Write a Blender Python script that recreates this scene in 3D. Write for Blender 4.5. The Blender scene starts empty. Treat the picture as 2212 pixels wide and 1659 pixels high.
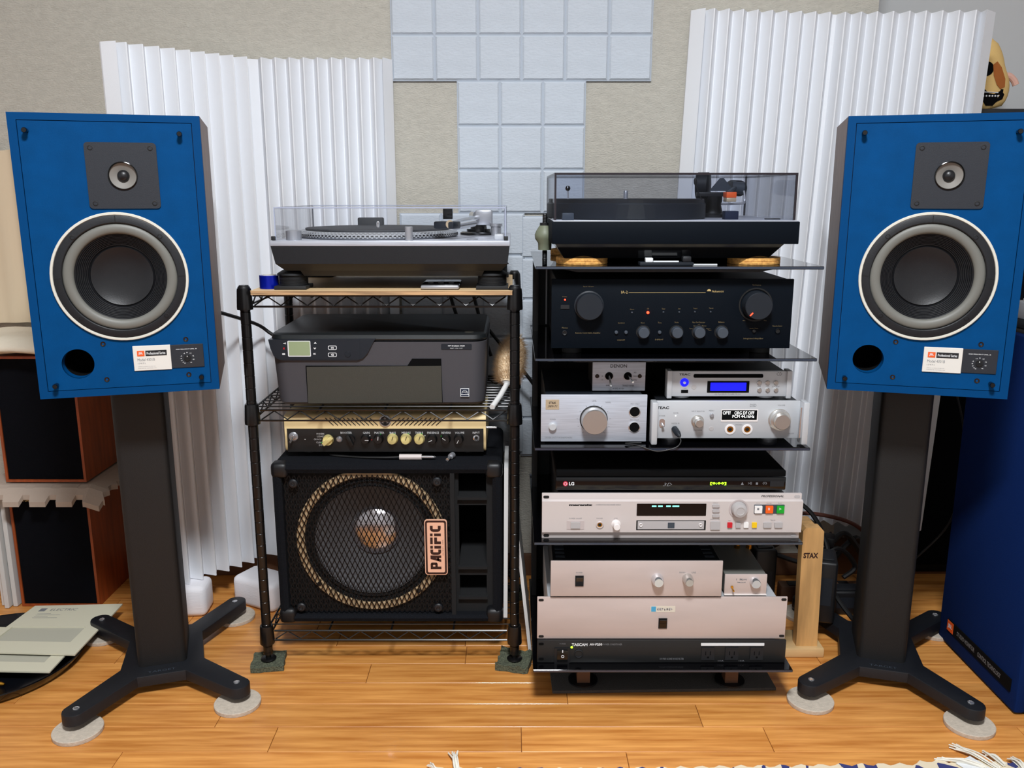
import bpy, bmesh, math, random
from mathutils import Vector, Matrix
random.seed(7)
S = bpy.context.scene
COL = S.collection
PI = math.pi

# ------------------------------------------------------------------ camera, world, lights
FPX, PITCH, CAMH = 1860.0, math.atan(411/1860), 0.98
cam_d = bpy.data.cameras.new('camera'); cam_d.sensor_width = 36; cam_d.lens = FPX/2212*36
cam_d.clip_start = 0.02
cam = bpy.data.objects.new('camera', cam_d); COL.objects.link(cam)
cam.location = (0, 0, CAMH); cam.rotation_euler = (PI/2-PITCH, 0, 0)
S.camera = cam
w = bpy.data.worlds.new('world'); S.world = w; w.use_nodes = True
w.node_tree.nodes['Background'].inputs[0].default_value = (0.8, 0.88, 1, 1)
w.node_tree.nodes['Background'].inputs[1].default_value = 0.25
S.view_settings.view_transform = 'Standard'; S.view_settings.look = 'None'
S.view_settings.gamma = 1; S.view_settings.use_curve_mapping = False
S.view_settings.exposure = 0.9
LAMP_POS = (0.02, 0.10, 2.33); LAMP_POWER = 44.0

# ------------------------------------------------------------------ measuring helper
CS, SN = math.cos(PITCH), math.sin(PITCH)
def at(px, py, y):
    """point (x, z) at depth y for a spot measured in the 2212x1659 photograph"""
    a = (px-1106)/FPX; b = (py-829.5)/FPX
    k = y/(CS-b*SN)
    return a*k, CAMH+(-SN-b*CS)*k

# ------------------------------------------------------------------ materials
def lin(c):
    c = c/255.0
    return c/12.92 if c <= 0.04045 else ((c+0.055)/1.055)**2.4
def rgb(c): return (lin(c[0]), lin(c[1]), lin(c[2]), 1)
MATS = {}
def M(name, col, rough=0.5, metal=0.0, var=None, bump=None, stretch=(1, 1, 1), spec=0.5, coat=0.0, emit=None, col2=None, rand=0.0):
    """procedural material: var=(scale, amount) colour noise, bump=(scale, strength)"""
    if name in MATS: return MATS[name]
    m = bpy.data.materials.new(name); m.use_nodes = True
    nt = m.node_tree; N = nt.nodes; L = nt.links
    b = N['Principled BSDF']
    b.inputs['Base Color'].default_value = rgb(col)
    b.inputs['Roughness'].default_value = rough; b.inputs['Metallic'].default_value = metal
    b.inputs['Specular IOR Level'].default_value = spec; b.inputs['Coat Weight'].default_value = coat
    b.inputs['Coat Roughness'].default_value = 0.08
    if emit:
        b.inputs['Emission Color'].default_value = rgb(emit[0]); b.inputs['Emission Strength'].default_value = emit[1]
    if var or bump or rand:
        tc = N.new('ShaderNodeTexCoord'); mp = N.new('ShaderNodeMapping')
        mp.inputs['Scale'].default_value = stretch
        L.new(tc.outputs['Object'], mp.inputs['Vector'])
        if rand:
            oi = N.new('ShaderNodeObjectInfo'); vm = N.new('ShaderNodeVectorMath'); vm.operation = 'ADD'
            ml = N.new('ShaderNodeVectorMath'); ml.operation = 'SCALE'; ml.inputs[3].default_value = 37.0
            cb = N.new('ShaderNodeCombineXYZ')
            for k in range(3): L.new(oi.outputs['Random'], cb.inputs[k])
            L.new(cb.outputs[0], ml.inputs[0]); L.new(mp.outputs[0], vm.inputs[0]); L.new(ml.outputs[0], vm.inputs[1])
            vec = vm.outputs[0]
        else: vec = mp.outputs[0]
    if var:
        n = N.new('ShaderNodeTexNoise'); n.inputs['Scale'].default_value = var[0]; n.inputs['Detail'].default_value = 4
        L.new(vec, n.inputs['Vector'])
        r = N.new('ShaderNodeValToRGB')
        c1 = rgb([max(0, x*(1-var[1])) for x in col]); c2 = rgb(col2 or [min(255, x*(1+var[1])) for x in col])
        r.color_ramp.elements[0].color = c1; r.color_ramp.elements[1].color = c2
        r.color_ramp.elements[0].position = 0.3; r.color_ramp.elements[1].position = 0.7
        L.new(n.outputs['Fac'], r.inputs[0])
        out = r.outputs[0]
        if rand:
            hv = N.new('ShaderNodeHueSaturation'); mr = N.new('ShaderNodeMapRange')
            mr.inputs['To Min'].default_value = 1-rand; mr.inputs['To Max'].default_value = 1+rand
            L.new(oi.outputs['Random'], mr.inputs['Value']); L.new(mr.outputs[0], hv.inputs['Value'])
            L.new(out, hv.inputs['Color']); out = hv.outputs[0]
        L.new(out, b.inputs['Base Color'])
    if bump:
        n2 = N.new('ShaderNodeTexNoise'); n2.inputs['Scale'].default_value = bump[0]; n2.inputs['Detail'].default_value = 3
        L.new(vec, n2.inputs['Vector'])
        bp = N.new('ShaderNodeBump'); bp.inputs['Strength'].default_value = bump[1]; bp.inputs['Distance'].default_value = 0.002
        L.new(n2.outputs['Fac'], bp.inputs['Height']); L.new(bp.outputs[0], b.inputs['Normal'])
    MATS[name] = m; return m

def clear_mat(name, tint, refl, rough=0.02):
    """thin acrylic sheet: tinted see-through with a Fresnel gloss"""
    m = bpy.data.materials.new(name); m.use_nodes = True
    nt = m.node_tree; N = nt.nodes; L = nt.links; N.clear()
    o = N.new('ShaderNodeOutputMaterial'); mx = N.new('ShaderNodeMixShader'); t = N.new('ShaderNodeBsdfTransparent')
    g = N.new('ShaderNodeBsdfGlossy'); f = N.new('ShaderNodeFresnel'); f.inputs[0].default_value = refl
    sc_ = N.new('ShaderNodeMath'); sc_.operation = 'MULTIPLY'; sc_.inputs[1].default_value = .55; L.new(f.outputs[0], sc_.inputs[0])
    t.inputs[0].default_value = (*tint, 1); g.inputs['Roughness'].default_value = rough
    L.new(sc_.outputs[0], mx.inputs[0]); L.new(t.outputs[0], mx.inputs[1]); L.new(g.outputs[0], mx.inputs[2]); L.new(mx.outputs[0], o.inputs[0])
    MATS[name] = m; return m

M('wallpaper', (188, 184, 173), 0.85, var=(130, 0.03), bump=(330, 1.0), stretch=(0.5, 1, 1.2))
M('white_wall', (205, 207, 208), 0.8, bump=(60, .1))
M('ceiling', (235, 235, 232), 0.9)
M('board_wood', (204, 128, 56), 0.36, var=(7, 0.08), col2=(232, 164, 88), bump=(60, 0.05), stretch=(.9, 13, 13), rand=0.09, coat=0.15)
M('subfloor', (120, 70, 28), 0.7)
M('felt_tile', (198, 206, 215), 0.95, var=(40, 0.015), bump=(260, 0.5), stretch=(.5, 1, 1))
M('felt_groove', (178, 187, 198), 0.95)
M('foam', (236, 238, 242), 0.8, bump=(500, 0.08))
M('foam_block', (240, 238, 242), 0.75, bump=(220, .3), stretch=(.2, .2, 3))
M('blue_paint', (0, 66, 119), 0.6, var=(25, 0.04), bump=(900, 0.08), spec=.08)
M('blue_edge', (0, 63, 115), 0.6, spec=.08)
M('groove_dark', (6, 22, 50), 0.8)
M('walnut', (118, 92, 80), 0.5, var=(14, 0.12), stretch=(8, 8, .6))
M('black_plastic', (15, 16, 19), 0.45)
M('satin_black', (17, 20, 25), 0.5, bump=(700, .1))
M('stand_black', (12, 12, 13), 0.6, bump=(900, .25))
M('base_black', (14, 17, 23), 0.5, bump=(900, .15))
M('black', (6, 6, 7), 0.6)
M('matte_black', (10, 10, 11), 0.95, spec=.1)
M('gloss_black', (8, 9, 11), 0.12)
M('powder_black', (13, 13, 14), 0.28)
M('rubber', (24, 25, 27), 0.65)
M('cone_black', (22, 23, 26), 0.36, bump=(500, .06))
M('surround_grey', (112, 112, 106), 0.5)
M('ring_white', (214, 212, 200), 0.45)
M('tweeter_cone', (126, 122, 116), 0.6)
M('plate_dark', (30, 34, 42), 0.6, bump=(800, .15))
M('label_white', (222, 219, 212), 0.5)
M('jbl_orange', (232, 92, 32), 0.5)
M('print_white', (225, 228, 230), 0.6)
M('print_grey', (120, 122, 126), 0.6)
M('print_black', (16, 16, 20), 0.6)
M('print_gold', (190, 165, 110), 0.5)
M('dim_gold', (120, 104, 70), 0.5)
M('chrome', (226, 228, 232), 0.14, .85)
M('steel', (176, 178, 184), 0.3, .6)
M('brushed', (190, 194, 204), 0.38, .3, var=(60, .05), stretch=(.3, 6, 8))
M('alu_knob', (206, 204, 200), 0.28, .85)
M('alu_pale', (196, 199, 203), 0.42, 0.25)
M('rose_alu', (200, 184, 178), 0.5, 0.2, var=(8, .04), stretch=(.4, 2, 2))
M('champagne', (205, 196, 193), 0.5, 0.15)
M('champagne_light', (235, 230, 228), 0.45, 0.1)
M('champagne_shade', (196, 184, 182), 0.5, 0.15)
M('button_grey', (176, 172, 172), 0.45)
M('brass', (214, 160, 60), 0.25, 1)
M('felt_pad', (196, 184, 168), 0.95, var=(120, .05), bump=(400, .5))
M('plywood', (224, 192, 146), 0.6, var=(12, .05), stretch=(1, 8, 8))
M('ply_edge', (176, 142, 104), 0.7, var=(30, .2), stretch=(.4, 1, 12))
M('cork', (232, 164, 88), 0.8, var=(160, .18), bump=(200, .5))
M('oak', (206, 160, 102), 0.5, var=(9, .1), stretch=(6, 6, .8))
M('oak_pale', (216, 180, 128), 0.5, var=(9, .06), stretch=(1, 6, 6))
M('tape_blue', (6, 30, 170), 0.25, 0.5)
M('printer_grey', (66, 65, 70), 0.6, bump=(1200, .1))
M('printer_tray', (58, 57, 50), 0.62, bump=(1200, .12))
M('printer_lid', (26, 30, 32), 0.42, bump=(1200, .1))
M('printer_panel', (28, 34, 42), 0.28)
M('lcd_green', (150, 165, 128), 0.35)
M('cream', (238, 214, 160), 0.5)
M('cream_knob', (236, 222, 150), 0.45)
M('amp_panel', (22, 23, 24), 0.5)
M('carpet_black', (20, 22, 27), 0.95, bump=(700, 1.0), spec=.15)
M('cab_inner', (14, 15, 17), 0.9)
M('cone_paper', (82, 82, 85), 0.8, bump=(120, .3), stretch=(1, 1, 1))
M('gasket', (176, 152, 118), 0.85, var=(60, .12))
M('dust_cap', (232, 228, 232), 0.22, 1)
M('grille_metal', (20, 20, 22), 0.45, 0.6)
M('badge_copper', (236, 184, 156), 0.45)
M('badge_dark', (46, 18, 16), 0.5)
M('duster', (245, 222, 188), 0.95)
M('white_plastic', (232, 232, 230), 0.35)
M('amp_face', (6, 13, 21), 0.6, bump=(1500, .1), spec=.10)
M('knob_dark', (28, 33, 40), 0.5, spec=.3)
M('knob_mid', (58, 66, 76), 0.5)
M('smoke_glass', (4, 4, 6), 0.04, spec=.6)
M('glass_edge', (48, 56, 70), 0.15, spec=.8)
M('brown_cherry', (150, 68, 26), 0.5, var=(12, .12), stretch=(6, 6, .7))
M('grille_cloth', (11, 13, 19), 0.98, bump=(1500, .6), spec=.1)
M('mat_beige', (176, 160, 146), 0.95, bump=(200, .2))
M('fleece', (226, 216, 196), 0.98, bump=(90, .6))
M('beige_cloth', (214, 196, 168), 0.9)
M('paper', (206, 202, 180), 0.8)
M('paper_in', (178, 176, 160), 0.85)
M('book_white', (205, 202, 198), 0.8)
M('tray_gloss', (12, 14, 20), 0.15)
M('dark_blue_cloth', (10, 40, 98), 0.95, bump=(1500, .8), spec=.1)
M('plush', (226, 190, 122), 0.95, bump=(500, .3))
M('plush_brown', (168, 96, 40), 0.95)
M('plush_pink', (222, 176, 160), 0.95)
M('rug_wool', (216, 200, 168), 0.95)
M('fringe_white', (232, 228, 216), 0.9)
M('carpet_scrap', (78, 82, 66), 0.98, var=(300, .3), bump=(300, 1))
M('mat_dark', (74, 72, 70), 0.95, bump=(400, .8))
M('rack_leg', (96, 66, 46), 0.6)
M('cable', (12, 12, 13), 0.5)
M('cable_brown', (96, 50, 36), 0.5)
M('screw', (52, 44, 40), 0.35, .7)
M('led_red', (255, 50, 30), 0.4, emit=((255, 40, 20), 6))
M('led_green', (160, 255, 40), 0.4, emit=((140, 255, 30), 3))
M('lcd_blue', (8, 12, 200), 0.3, emit=((12, 16, 255), 1.1))
M('lcd_text', (255, 255, 255), 0.4, emit=((255, 255, 255), .8))
M('vfd_green', (170, 255, 40), 0.4, emit=((150, 255, 30), 1.6))
M('vfd_cyan', (120, 255, 220), 0.4, emit=((110, 240, 210), .9))
M('btn_white', (238, 236, 234), 0.4); M('btn_orange', (240, 96, 20), 0.4); M('btn_green', (10, 160, 40), 0.4)
M('btn_red', (196, 26, 40), 0.4); M('btn_yellow', (240, 196, 20), 0.4)
M('lg_red', (200, 40, 70), 0.4)
M('sticker_blue', (70, 160, 200), 0.5); M('sticker_pale', (214, 206, 190), 0.5)
M('plaque', (196, 178, 150), 0.4, .4)
M('insulator', (110, 116, 96), 0.5)
M('platter_rim', (165, 168, 172), 0.3, .8)
M('mat_record', (62, 64, 68), 0.7)
M('led_panel', (235, 240, 255), 0.5, emit=((232, 240, 255), 1.0))
clear_mat('acrylic', (.988, .99, .996), 1.2)
clear_mat('acrylic_smoke', (.86, .875, .91), 1.3)
M('acrylic_edge', (170, 178, 200), 0.2)
M('smoke_edge', (34, 28, 34), 0.25)

# ------------------------------------------------------------------ mesh builder
def rrect(cx, cz, w, h, r, n=4):
    r = min(r, w/2-1e-5, h/2-1e-5); pts = []
    for k, (sx, sz) in enumerate(((1, 1), (-1, 1), (-1, -1), (1, -1))):
        for i in range(n+1):
            a = PI/2*k+PI/2*i/n
            pts.append((cx+sx*(w/2-r)+r*math.cos(a), cz+sz*(h/2-r)+r*math.sin(a)))
    return pts
def circ(cx, cz, r, n=32, a0=0): return [(cx+r*math.cos(a0+2*PI*i/n), cz+r*math.sin(a0+2*PI*i/n)) for i in range(n)]
def smooth_path(pts, k=6):
    P = [Vector(p) for p in pts]; out = []
    for i in range(len(P)-1):
        p0 = P[max(i-1, 0)]; p1 = P[i]; p2 = P[i+1]; p3 = P[min(i+2, len(P)-1)]
        for j in range(k):
            t = j/k
            out.append(.5*((2*p1)+(p2-p0)*t+(2*p0-5*p1+4*p2-p3)*t*t+(3*p1-p0-3*p2+p3)*t**3))
    out.append(P[-1]); return out

def strokes(m, x0, x1, z0, z1, y, n, seed=1):
    """illegible fine print: a row of short letter-like strokes"""
    r = random.Random(seed); w_ = (x1-x0)/n
    for k in range(n):
        if r.random() < .12: continue
        a = x0+k*w_; h0 = r.uniform(0, .2); h1 = r.uniform(.7, 1)
        m.box(a, a+w_*r.uniform(.2, .4), y-.0002, y, z0+(z1-z0)*h0, z0+(z1-z0)*h1)
        m.box(a, a+w_*.75, y-.0002, y, z0+(z1-z0)*r.choice((.1, .45, .8)), z0+(z1-z0)*(r.choice((.1, .45, .8))+.14))
    return m
class MB:
    def __init__(s): s.v = []; s.f = []
    def add(s, vs, fs):
        o = len(s.v); s.v += [tuple(v) for v in vs]; s.f += [tuple(i+o for i in f) for f in fs]; return s
    def box(s, x0, x1, y0, y1, z0, z1):
        vs = [(x, y, z) for x in (x0, x1) for y in (y0, y1) for z in (z0, z1)]
        return s.add(vs, [(0, 1, 3, 2), (4, 6, 7, 5), (0, 4, 5, 1), (2, 3, 7, 6), (0, 2, 6, 4), (1, 5, 7, 3)])
    def bbox(s, x0, x1, y0, y1, z0, z1, b=.002, seg=2):
        bm = bmesh.new(); bmesh.ops.create_cube(bm, size=1)
        for v in bm.verts:
            v.co = Vector(((x0+x1)/2+v.co.x*(x1-x0), (y0+y1)/2+v.co.y*(y1-y0), (z0+z1)/2+v.co.z*(z1-z0)))
        bmesh.ops.bevel(bm, geom=bm.edges[:], offset=b, segments=seg, profile=.5, affect='EDGES')
        return s.addbm(bm)
    def addbm(s, bm):
        bm.verts.index_update(); s.add([v.co[:] for v in bm.verts], [[v.index for v in f.verts] for f in bm.faces]); bm.free(); return s
    def lathe(s, prof, o, ax=(0, -1, 0), n=32, close=False):
        """prof: (radius, height along axis)"""
        ax = Vector(ax).normalized(); o = Vector(o)
        u = ax.orthogonal().normalized(); w_ = ax.cross(u); vs = []; fs = []
        for r, h in prof:
            for i in range(n):
                a = 2*PI*i/n; vs.append(o+ax*h+(u*math.cos(a)+w_*math.sin(a))*r)
        for k in range(len(prof)-1):
            for i in range(n):
                j = (i+1) % n; fs.append((k*n+i, k*n+j, (k+1)*n+j, (k+1)*n+i))
        if close:
            fs.append(tuple(range(n))); fs.append(tuple((len(prof)-1)*n+i for i in range(n)))
        return s.add(vs, fs)
    def cyl(s, p0, p1, r0, r1=None, n=20):
        p0 = Vector(p0); p1 = Vector(p1); d = p1-p0
        return s.lathe([(r0, 0), (r0 if r1 is None else r1, d.length)], p0, d, n, True)
    def knob(s, x, y, z, r, d, b=.001, n=32, r2=None, ax=(0, -1, 0)):
        """solid disc knob standing off a front panel towards the viewer"""
        r2 = r2 or r
        return s.lathe([(r, 0), (r2, d-b), (r2-b, d), (r2*.5, d), (1e-4, d)], (x, y, z), ax, n)
    def tube(s, pts, r, n=8):
        P = [Vector(p) for p in pts]; vs = []; fs = []
        t = (P[1]-P[0]).normalized(); u = t.orthogonal().normalized()
        for i, p in enumerate(P):
            t = (P[min(i+1, len(P)-1)]-P[max(i-1, 0)]).normalized()
            u = (u-t*u.dot(t)).normalized(); w_ = t.cross(u)
            for k in range(n):
                a = 2*PI*k/n; vs.append(p+(u*math.cos(a)+w_*math.sin(a))*r)
        for i in range(len(P)-1):
            for k in range(n):
                j = (k+1) % n; fs.append((i*n+k, i*n+j, (i+1)*n+j, (i+1)*n+k))
        fs.append(tuple(range(n))); fs.append(tuple((len(P)-1)*n+k for k in range(n)))
        return s.add(vs, fs)
    def prism(s, poly, a, b, plane='xz'):
        n = len(poly)
        def p3(q, d): return {'xz': (q[0], d, q[1]), 'xy': (q[0], q[1], d), 'yz': (d, q[0], q[1])}[plane]
        vs = [p3(q, a) for q in poly]+[p3(q, b) for q in poly]
        fs = [tuple(range(n)), tuple(range(n, 2*n))]+[(i, (i+1) % n, n+(i+1) % n, n+i) for i in range(n)]
        return s.add(vs, fs)
    def plate(s, outer, holes, a, b, plane='xz'):
        """flat plate with real holes"""
        bm = bmesh.new(); loops = [outer]+list(holes); es = []; idx = []
        for lp in loops:
            vv = [bm.verts.new((q[0], q[1], 0)) for q in lp]; idx.append(len(vv))
            es += [bm.edges.new((vv[i], vv[(i+1) % len(vv)])) for i in range(len(vv))]
        bmesh.ops.triangle_fill(bm, edges=es, use_beauty=True)
        bm.verts.index_update()
        V = [v.co.copy() for v in bm.verts]; Fs = [[v.index for v in f.verts] for f in bm.faces]; bm.free()
        def p3(q, d): return {'xz': (q[0], d, q[1]), 'xy': (q[0], q[1], d), 'yz': (d, q[0], q[1])}[plane]
        n = len(V); vs = [p3(q, a) for q in V]+[p3(q, b) for q in V]; fs = list(Fs)+[[i+n for i in f] for f in Fs]; o = 0
        for c in idx:
            fs += [(o+i, o+(i+1) % c, n+o+(i+1) % c, n+o+i) for i in range(c)]; o += c
        return s.add(vs, fs)
    def text(s, body, x0, x1, z0, z1, y, plane='xz', bold=0.0, d=.0002, res=2, shear=0.0):
        """flat lettering fitted into the box, facing -Y (xz) / up (xy) / -X (yz)"""
        vs, fs = glyphs(body, bold, res, shear)
        mnx = min(v[0] for v in vs); mxx = max(v[0] for v in vs); mny = min(v[1] for v in vs); mxy = max(v[1] for v in vs)
        out = []
        for v in vs:
            x = x0+(v[0]-mnx)/(mxx-mnx)*(x1-x0); z = z0+(v[1]-mny)/max(mxy-mny, 1e-6)*(z1-z0)
            out.append({'xz': (x, y-d, z), 'xy': (x, z, y+d), 'yz': (y-d, x, z)}[plane])
        return s.add(out, fs)
    def move(s, m):
        s.v = [tuple(m @ Vector(v)) for v in s.v]; return s
    def build(s, name, mat, parent=None, smooth=True, angle=35):
        me = bpy.data.meshes.new(name); me.from_pydata(s.v, [], s.f)
        bm = bmesh.new(); bm.from_mesh(me); bmesh.ops.recalc_face_normals(bm, faces=bm.faces[:]); bm.to_mesh(me); bm.free()
        me.materials.append(MATS[mat])
        if smooth:
            for p in me.polygons: p.use_smooth = True
            me.set_sharp_from_angle(angle=math.radians(angle))
        ob = bpy.data.objects.new(name, me); COL.objects.link(ob)
        if parent is not None:
            ob.parent = parent
            r = parent
            while r.parent: r = r.parent
            if r.get('_w'):
                off = Vector(r.location)
                me.transform(Matrix.Translation(-off))
        return ob
_G = {}
def glyphs(body, bold, res, shear):
    k = (body, bold, res, shear)
    if k not in _G:
        cu = bpy.data.curves.new('t', 'FONT'); cu.body = body; cu.size = 1; cu.resolution_u = res; cu.offset = bold; cu.shear = shear
        ob = bpy.data.objects.new('t', cu); me = bpy.data.meshes.new_from_object(ob)
        _G[k] = ([v.co[:] for v in me.vertices], [tuple(p.vertices) for p in me.polygons])
        bpy.data.objects.remove(ob); bpy.data.curves.remove(cu); bpy.data.meshes.remove(me)
    return _G[k]

def tag(o, label=None, cat=None, group=None, kind=None):
    if label: o['label'] = label
    if cat: o['category'] = cat
    if group: o['group'] = group
    if kind: o['kind'] = kind
    return o
def thing(name, label, cat, loc=(0, 0, 0), rotz=0, group=None, world=False):
    """Empty at the thing's base. world=True: its parts are given in room coordinates"""
    o = bpy.data.objects.new(name, None); COL.objects.link(o); o.empty_display_size = .05
    o.location = loc; o.rotation_euler = (0, 0, rotz)
    if world: o['_w'] = 1
    return tag(o, label, cat, group)
def struct(o): o['kind'] = 'structure'; return o
def copy_tree(o, parent=None):
    c = o.copy(); COL.objects.link(c)
    if parent: c.parent = parent
    for ch in list(o.children): copy_tree(ch, c)
    return c

# ================================================================== the room
WALL_Y = 2.112
b = MB().box(-1.75, 1.95, -1.6, 2.8, -.05, -.004)
floor = struct(b.build('floor', 'subfloor', None, False))
def plank_rows():
    fixed = {0: [-.70, .205], 1: [-.44, .0173, .472, .95], 2: [-.56, .36, .86], 3: [-.98, .11, .62], 4: [-.3, .45], 5: [-.85, -.1, .66]}
    for r in range(-7, 12):
        y0 = 1.2945+.0745*r
        xs = [-1.75]
        if r in fixed: xs += fixed[r]
        else:
            x = -1.75+random.uniform(.15, .6)
            while x < 1.8: xs.append(x); x += random.choice((.3, .45, .6))+random.uniform(-.02, .02)
        xs.append(1.95)
        for a, c in zip(xs, xs[1:]): yield a, c, y0, min(y0+.0745, WALL_Y)
for a, c, y0, y1 in plank_rows():
    if y1-y0 < .01: continue
    g = .0005
    m = MB(); L_ = c-a-2*g; W_ = y1-y0-2*g; e = .0007
    m.add([(0, 0, -.0039), (L_, 0, -.0039), (L_, W_, -.0039), (0, W_, -.0039), (0, 0, -e), (L_, 0, -e), (L_, W_, -e), (0, W_, -e),
           (e, e, 0), (L_-e, e, 0), (L_-e, W_-e, 0), (e, W_-e, 0)],
          [(0, 1, 5, 4), (1, 2, 6, 5), (2, 3, 7, 6), (3, 0, 4, 7), (4, 5, 9, 8), (5, 6, 10, 9), (6, 7, 11, 10), (7, 4, 8, 11), (8, 9, 10, 11), (0, 3, 2, 1)])
    o = m.build('plank', 'board_wood', floor, False); o.location = (a+g, y0+g, 0)
wall_back = struct(MB().box(-1.75, .84, WALL_Y, WALL_Y+.1, 0, 2.4).build('wall_back', 'wallpaper', None, False))
struct(MB().box(.80, .84, WALL_Y+.1, 2.36, 0, 2.4).build('wall_return', 'white_wall', None, False))
struct(MB().box(.80, 1.95, 2.36, 2.45, 0, 2.4).build('wall_alcove', 'white_wall', None, False))
struct(MB().box(-1.85, -1.75, -1.6, WALL_Y+.1, 0, 2.4).build('wall_left', 'white_wall', None, False))
struct(MB().box(1.95, 2.05, -1.6, 2.85, 0, 2.4).build('wall_right', 'white_wall', None, False))
struct(MB().box(-1.85, 2.05, -1.7, -1.6, 0, 2.4).build('wall_front', 'white_wall', None, False))
struct(MB().box(-1.85, 2.05, -1.7, 2.85, 2.4, 2.5).build('ceiling', 'ceiling', None, False))
struct(MB().bbox(-1.75, .84, WALL_Y-.012, WALL_Y, 0.0005, .06, .003).build('baseboard_back', 'rack_leg', None))

# ceiling lamp that lights the room
t = thing('ceiling_lamp', 'round white ceiling lamp overhead in front of the rack', 'lamp', (LAMP_POS[0], LAMP_POS[1], 2.4), world=False)
MB().lathe([(.02, 0), (.24, 0), (.25, -.03), (.245, -.045)], (0, 0, 0), (0, 0, 1), 48).build('lamp_body', 'white_plastic', t)
MB().lathe([(.235, -.045), (.22, -.06), (.12, -.068), (.001, -.07)], (0, 0, 0), (0, 0, 1), 48).build('lamp_shade', 'led_panel', t)
ld = bpy.data.lights.new('lamp_light', 'AREA'); ld.shape = 'DISK'; ld.size = .42; ld.energy = LAMP_POWER; ld.color = (.93, .965, 1)
lo = bpy.data.objects.new('lamp_light', ld); COL.objects.link(lo); lo.parent = t; lo.location = (0, 0, -.075)

# ================================================================== felt boards on the wall
def felt_board(label, x0, ztop, nc, nr, p=.1):
    t = thing('felt_wall_board', label, 'acoustic panel', (x0, WALL_Y, ztop-nr*p), group='white felt boards on the back wall')
    MB().box(0, nc*p, -.006, -.0003, 0, nr*p).build('backing', 'felt_groove', t, False)
    e = .0055; g = .0006; h = .0105
    me = None
    for i in range(nc):
        for j in range(nr):
            if me is None:
                m = MB().add([(g, -.005, g), (p-g, -.005, g), (p-g, -.005, p-g), (g, -.005, p-g), (e, -h, e), (p-e, -h, e), (p-e, -h, p-e), (e, -h, p-e)],
                             [(0, 1, 5, 4), (1, 2, 6, 5), (2, 3, 7, 6), (3, 0, 4, 7), (4, 5, 6, 7)])
                o = m.build('tile', 'felt_tile', t, False); me = o.data
            else:
                o = bpy.data.objects.new('tile', me); COL.objects.link(o); o.parent = t
            o.location = (i*p, 0, j*p)
    return t
felt_board('wide white felt board of square tiles cut off by the top of the picture', -.2785, 1.5366, 6, 3, .1003)
felt_board('white felt board of nine square tiles below the wide top board', -.1285, 1.2356, 3, 3, .1003)
felt_board('white felt board with its top edge behind the silver turntable', -.270, .9345, 3, 6, .1)
felt_board('white felt board behind the left side of the glass rack, top edge slightly lower', .0215, .9275, 3, 6, .1)

# ================================================================== corrugated foam panels
def foam_panel(label, P, n1, n2, z0, z1, tilt, endw=.03):
    """sheet with vertical ridges, bent at P[1]; P are plan points of the front surface"""
    P = [Vector((p[0], p[1])) for p in P]
    def ridge_pts(a, c, n, flat_start, flat_end):
        d = (c-a); L_ = d.length; d = d/L_; nrm = Vector((d.y, -d.x))
        if nrm.y > 0: nrm = -nrm
        s0 = endw if flat_start else 0; s1 = L_-(endw if flat_end else 0); out = []
        if flat_start: out += [(a, nrm, -.034), (a+d*(s0-.004), nrm, -.001)]
        per = (s1-s0)/n
        for k in range(n):
            for f, h in ((0.02, -.030), (.25, -.0165), (.46, -.0015), (.54, -.0015), (.75, -.0165), (.98, -.030)):
                out.append((a+d*(s0+per*(k+f)), nrm, h))
        if flat_end: out += [(a+d*(s1+.004), nrm, -.001), (c, nrm, -.034)]
        return out
    pts = ridge_pts(P[0], P[1], n1, True, False)+ridge_pts(P[1], P[2], n2, False, True)
    front = [p+nr*h for p, nr, h in pts]; back = [p-nr*.040 for p, nr, h in pts]
    n = len(front); vs = []; zc = (P[1].x, z0)
    for q in front+back:
        for z in (z0, z1):
            vs.append((q.x+(z-z0)*math.tan(tilt), q.y, z-(q.x-zc[0])*math.tan(tilt)*.9))
    fs = []
    for i in range(n-1):
        fs += [(2*i, 2*i+2, 2*i+3, 2*i+1), (2*n+2*i, 2*n+2*i+1, 2*n+2*i+3, 2*n+2*i+2),
               (2*i, 2*n+2*i, 2*n+2*i+2, 2*i+2), (2*i+1, 2*i+3, 2*n+2*i+3, 2*n+2*i+1)]
    fs += [(0, 1, 2*n+1, 2*n), (2*n-2, 4*n-2, 4*n-1, 2*n-1)]
    m = MB().add(vs, fs)
    return tag(m.build('corrugated_foam_panel', 'foam', None, True, 28), label, 'acoustic panel', 'white corrugated foam panels')
foam_panel('white ridged foam panel standing behind the left blue speaker', [(-.813, 1.835), (-.585, 2.064), (-.276, 2.066)], 9, 9, .078, 1.282, 0, .022)
foam_panel('white ridged foam panel standing behind the right blue speaker', [(.368, 2.064), (.690, 2.064), (1.012, 1.985)], 9, 9, .17, 1.378, math.radians(1.9))
def foam_block(label, x, y, rz, w_, d_, h_):
    m = MB().bbox(-w_/2, w_/2, -d_/2, d_/2, 0, h_, .014, 3)
    o = m.build('foam_block', 'foam_block'); o.location = (x, y, 0.0005); o.rotation_euler.z = rz
    return tag(o, label, 'foam block', 'white foam blocks on the floor')
foam_block('small white foam block close behind the left stand column', -.775, 1.905, math.radians(4), .10, .075, .076)
foam_block('white foam block on the floor behind the left rack post', -.607, 1.952, math.radians(-28), .13, .085, .072)

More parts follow.
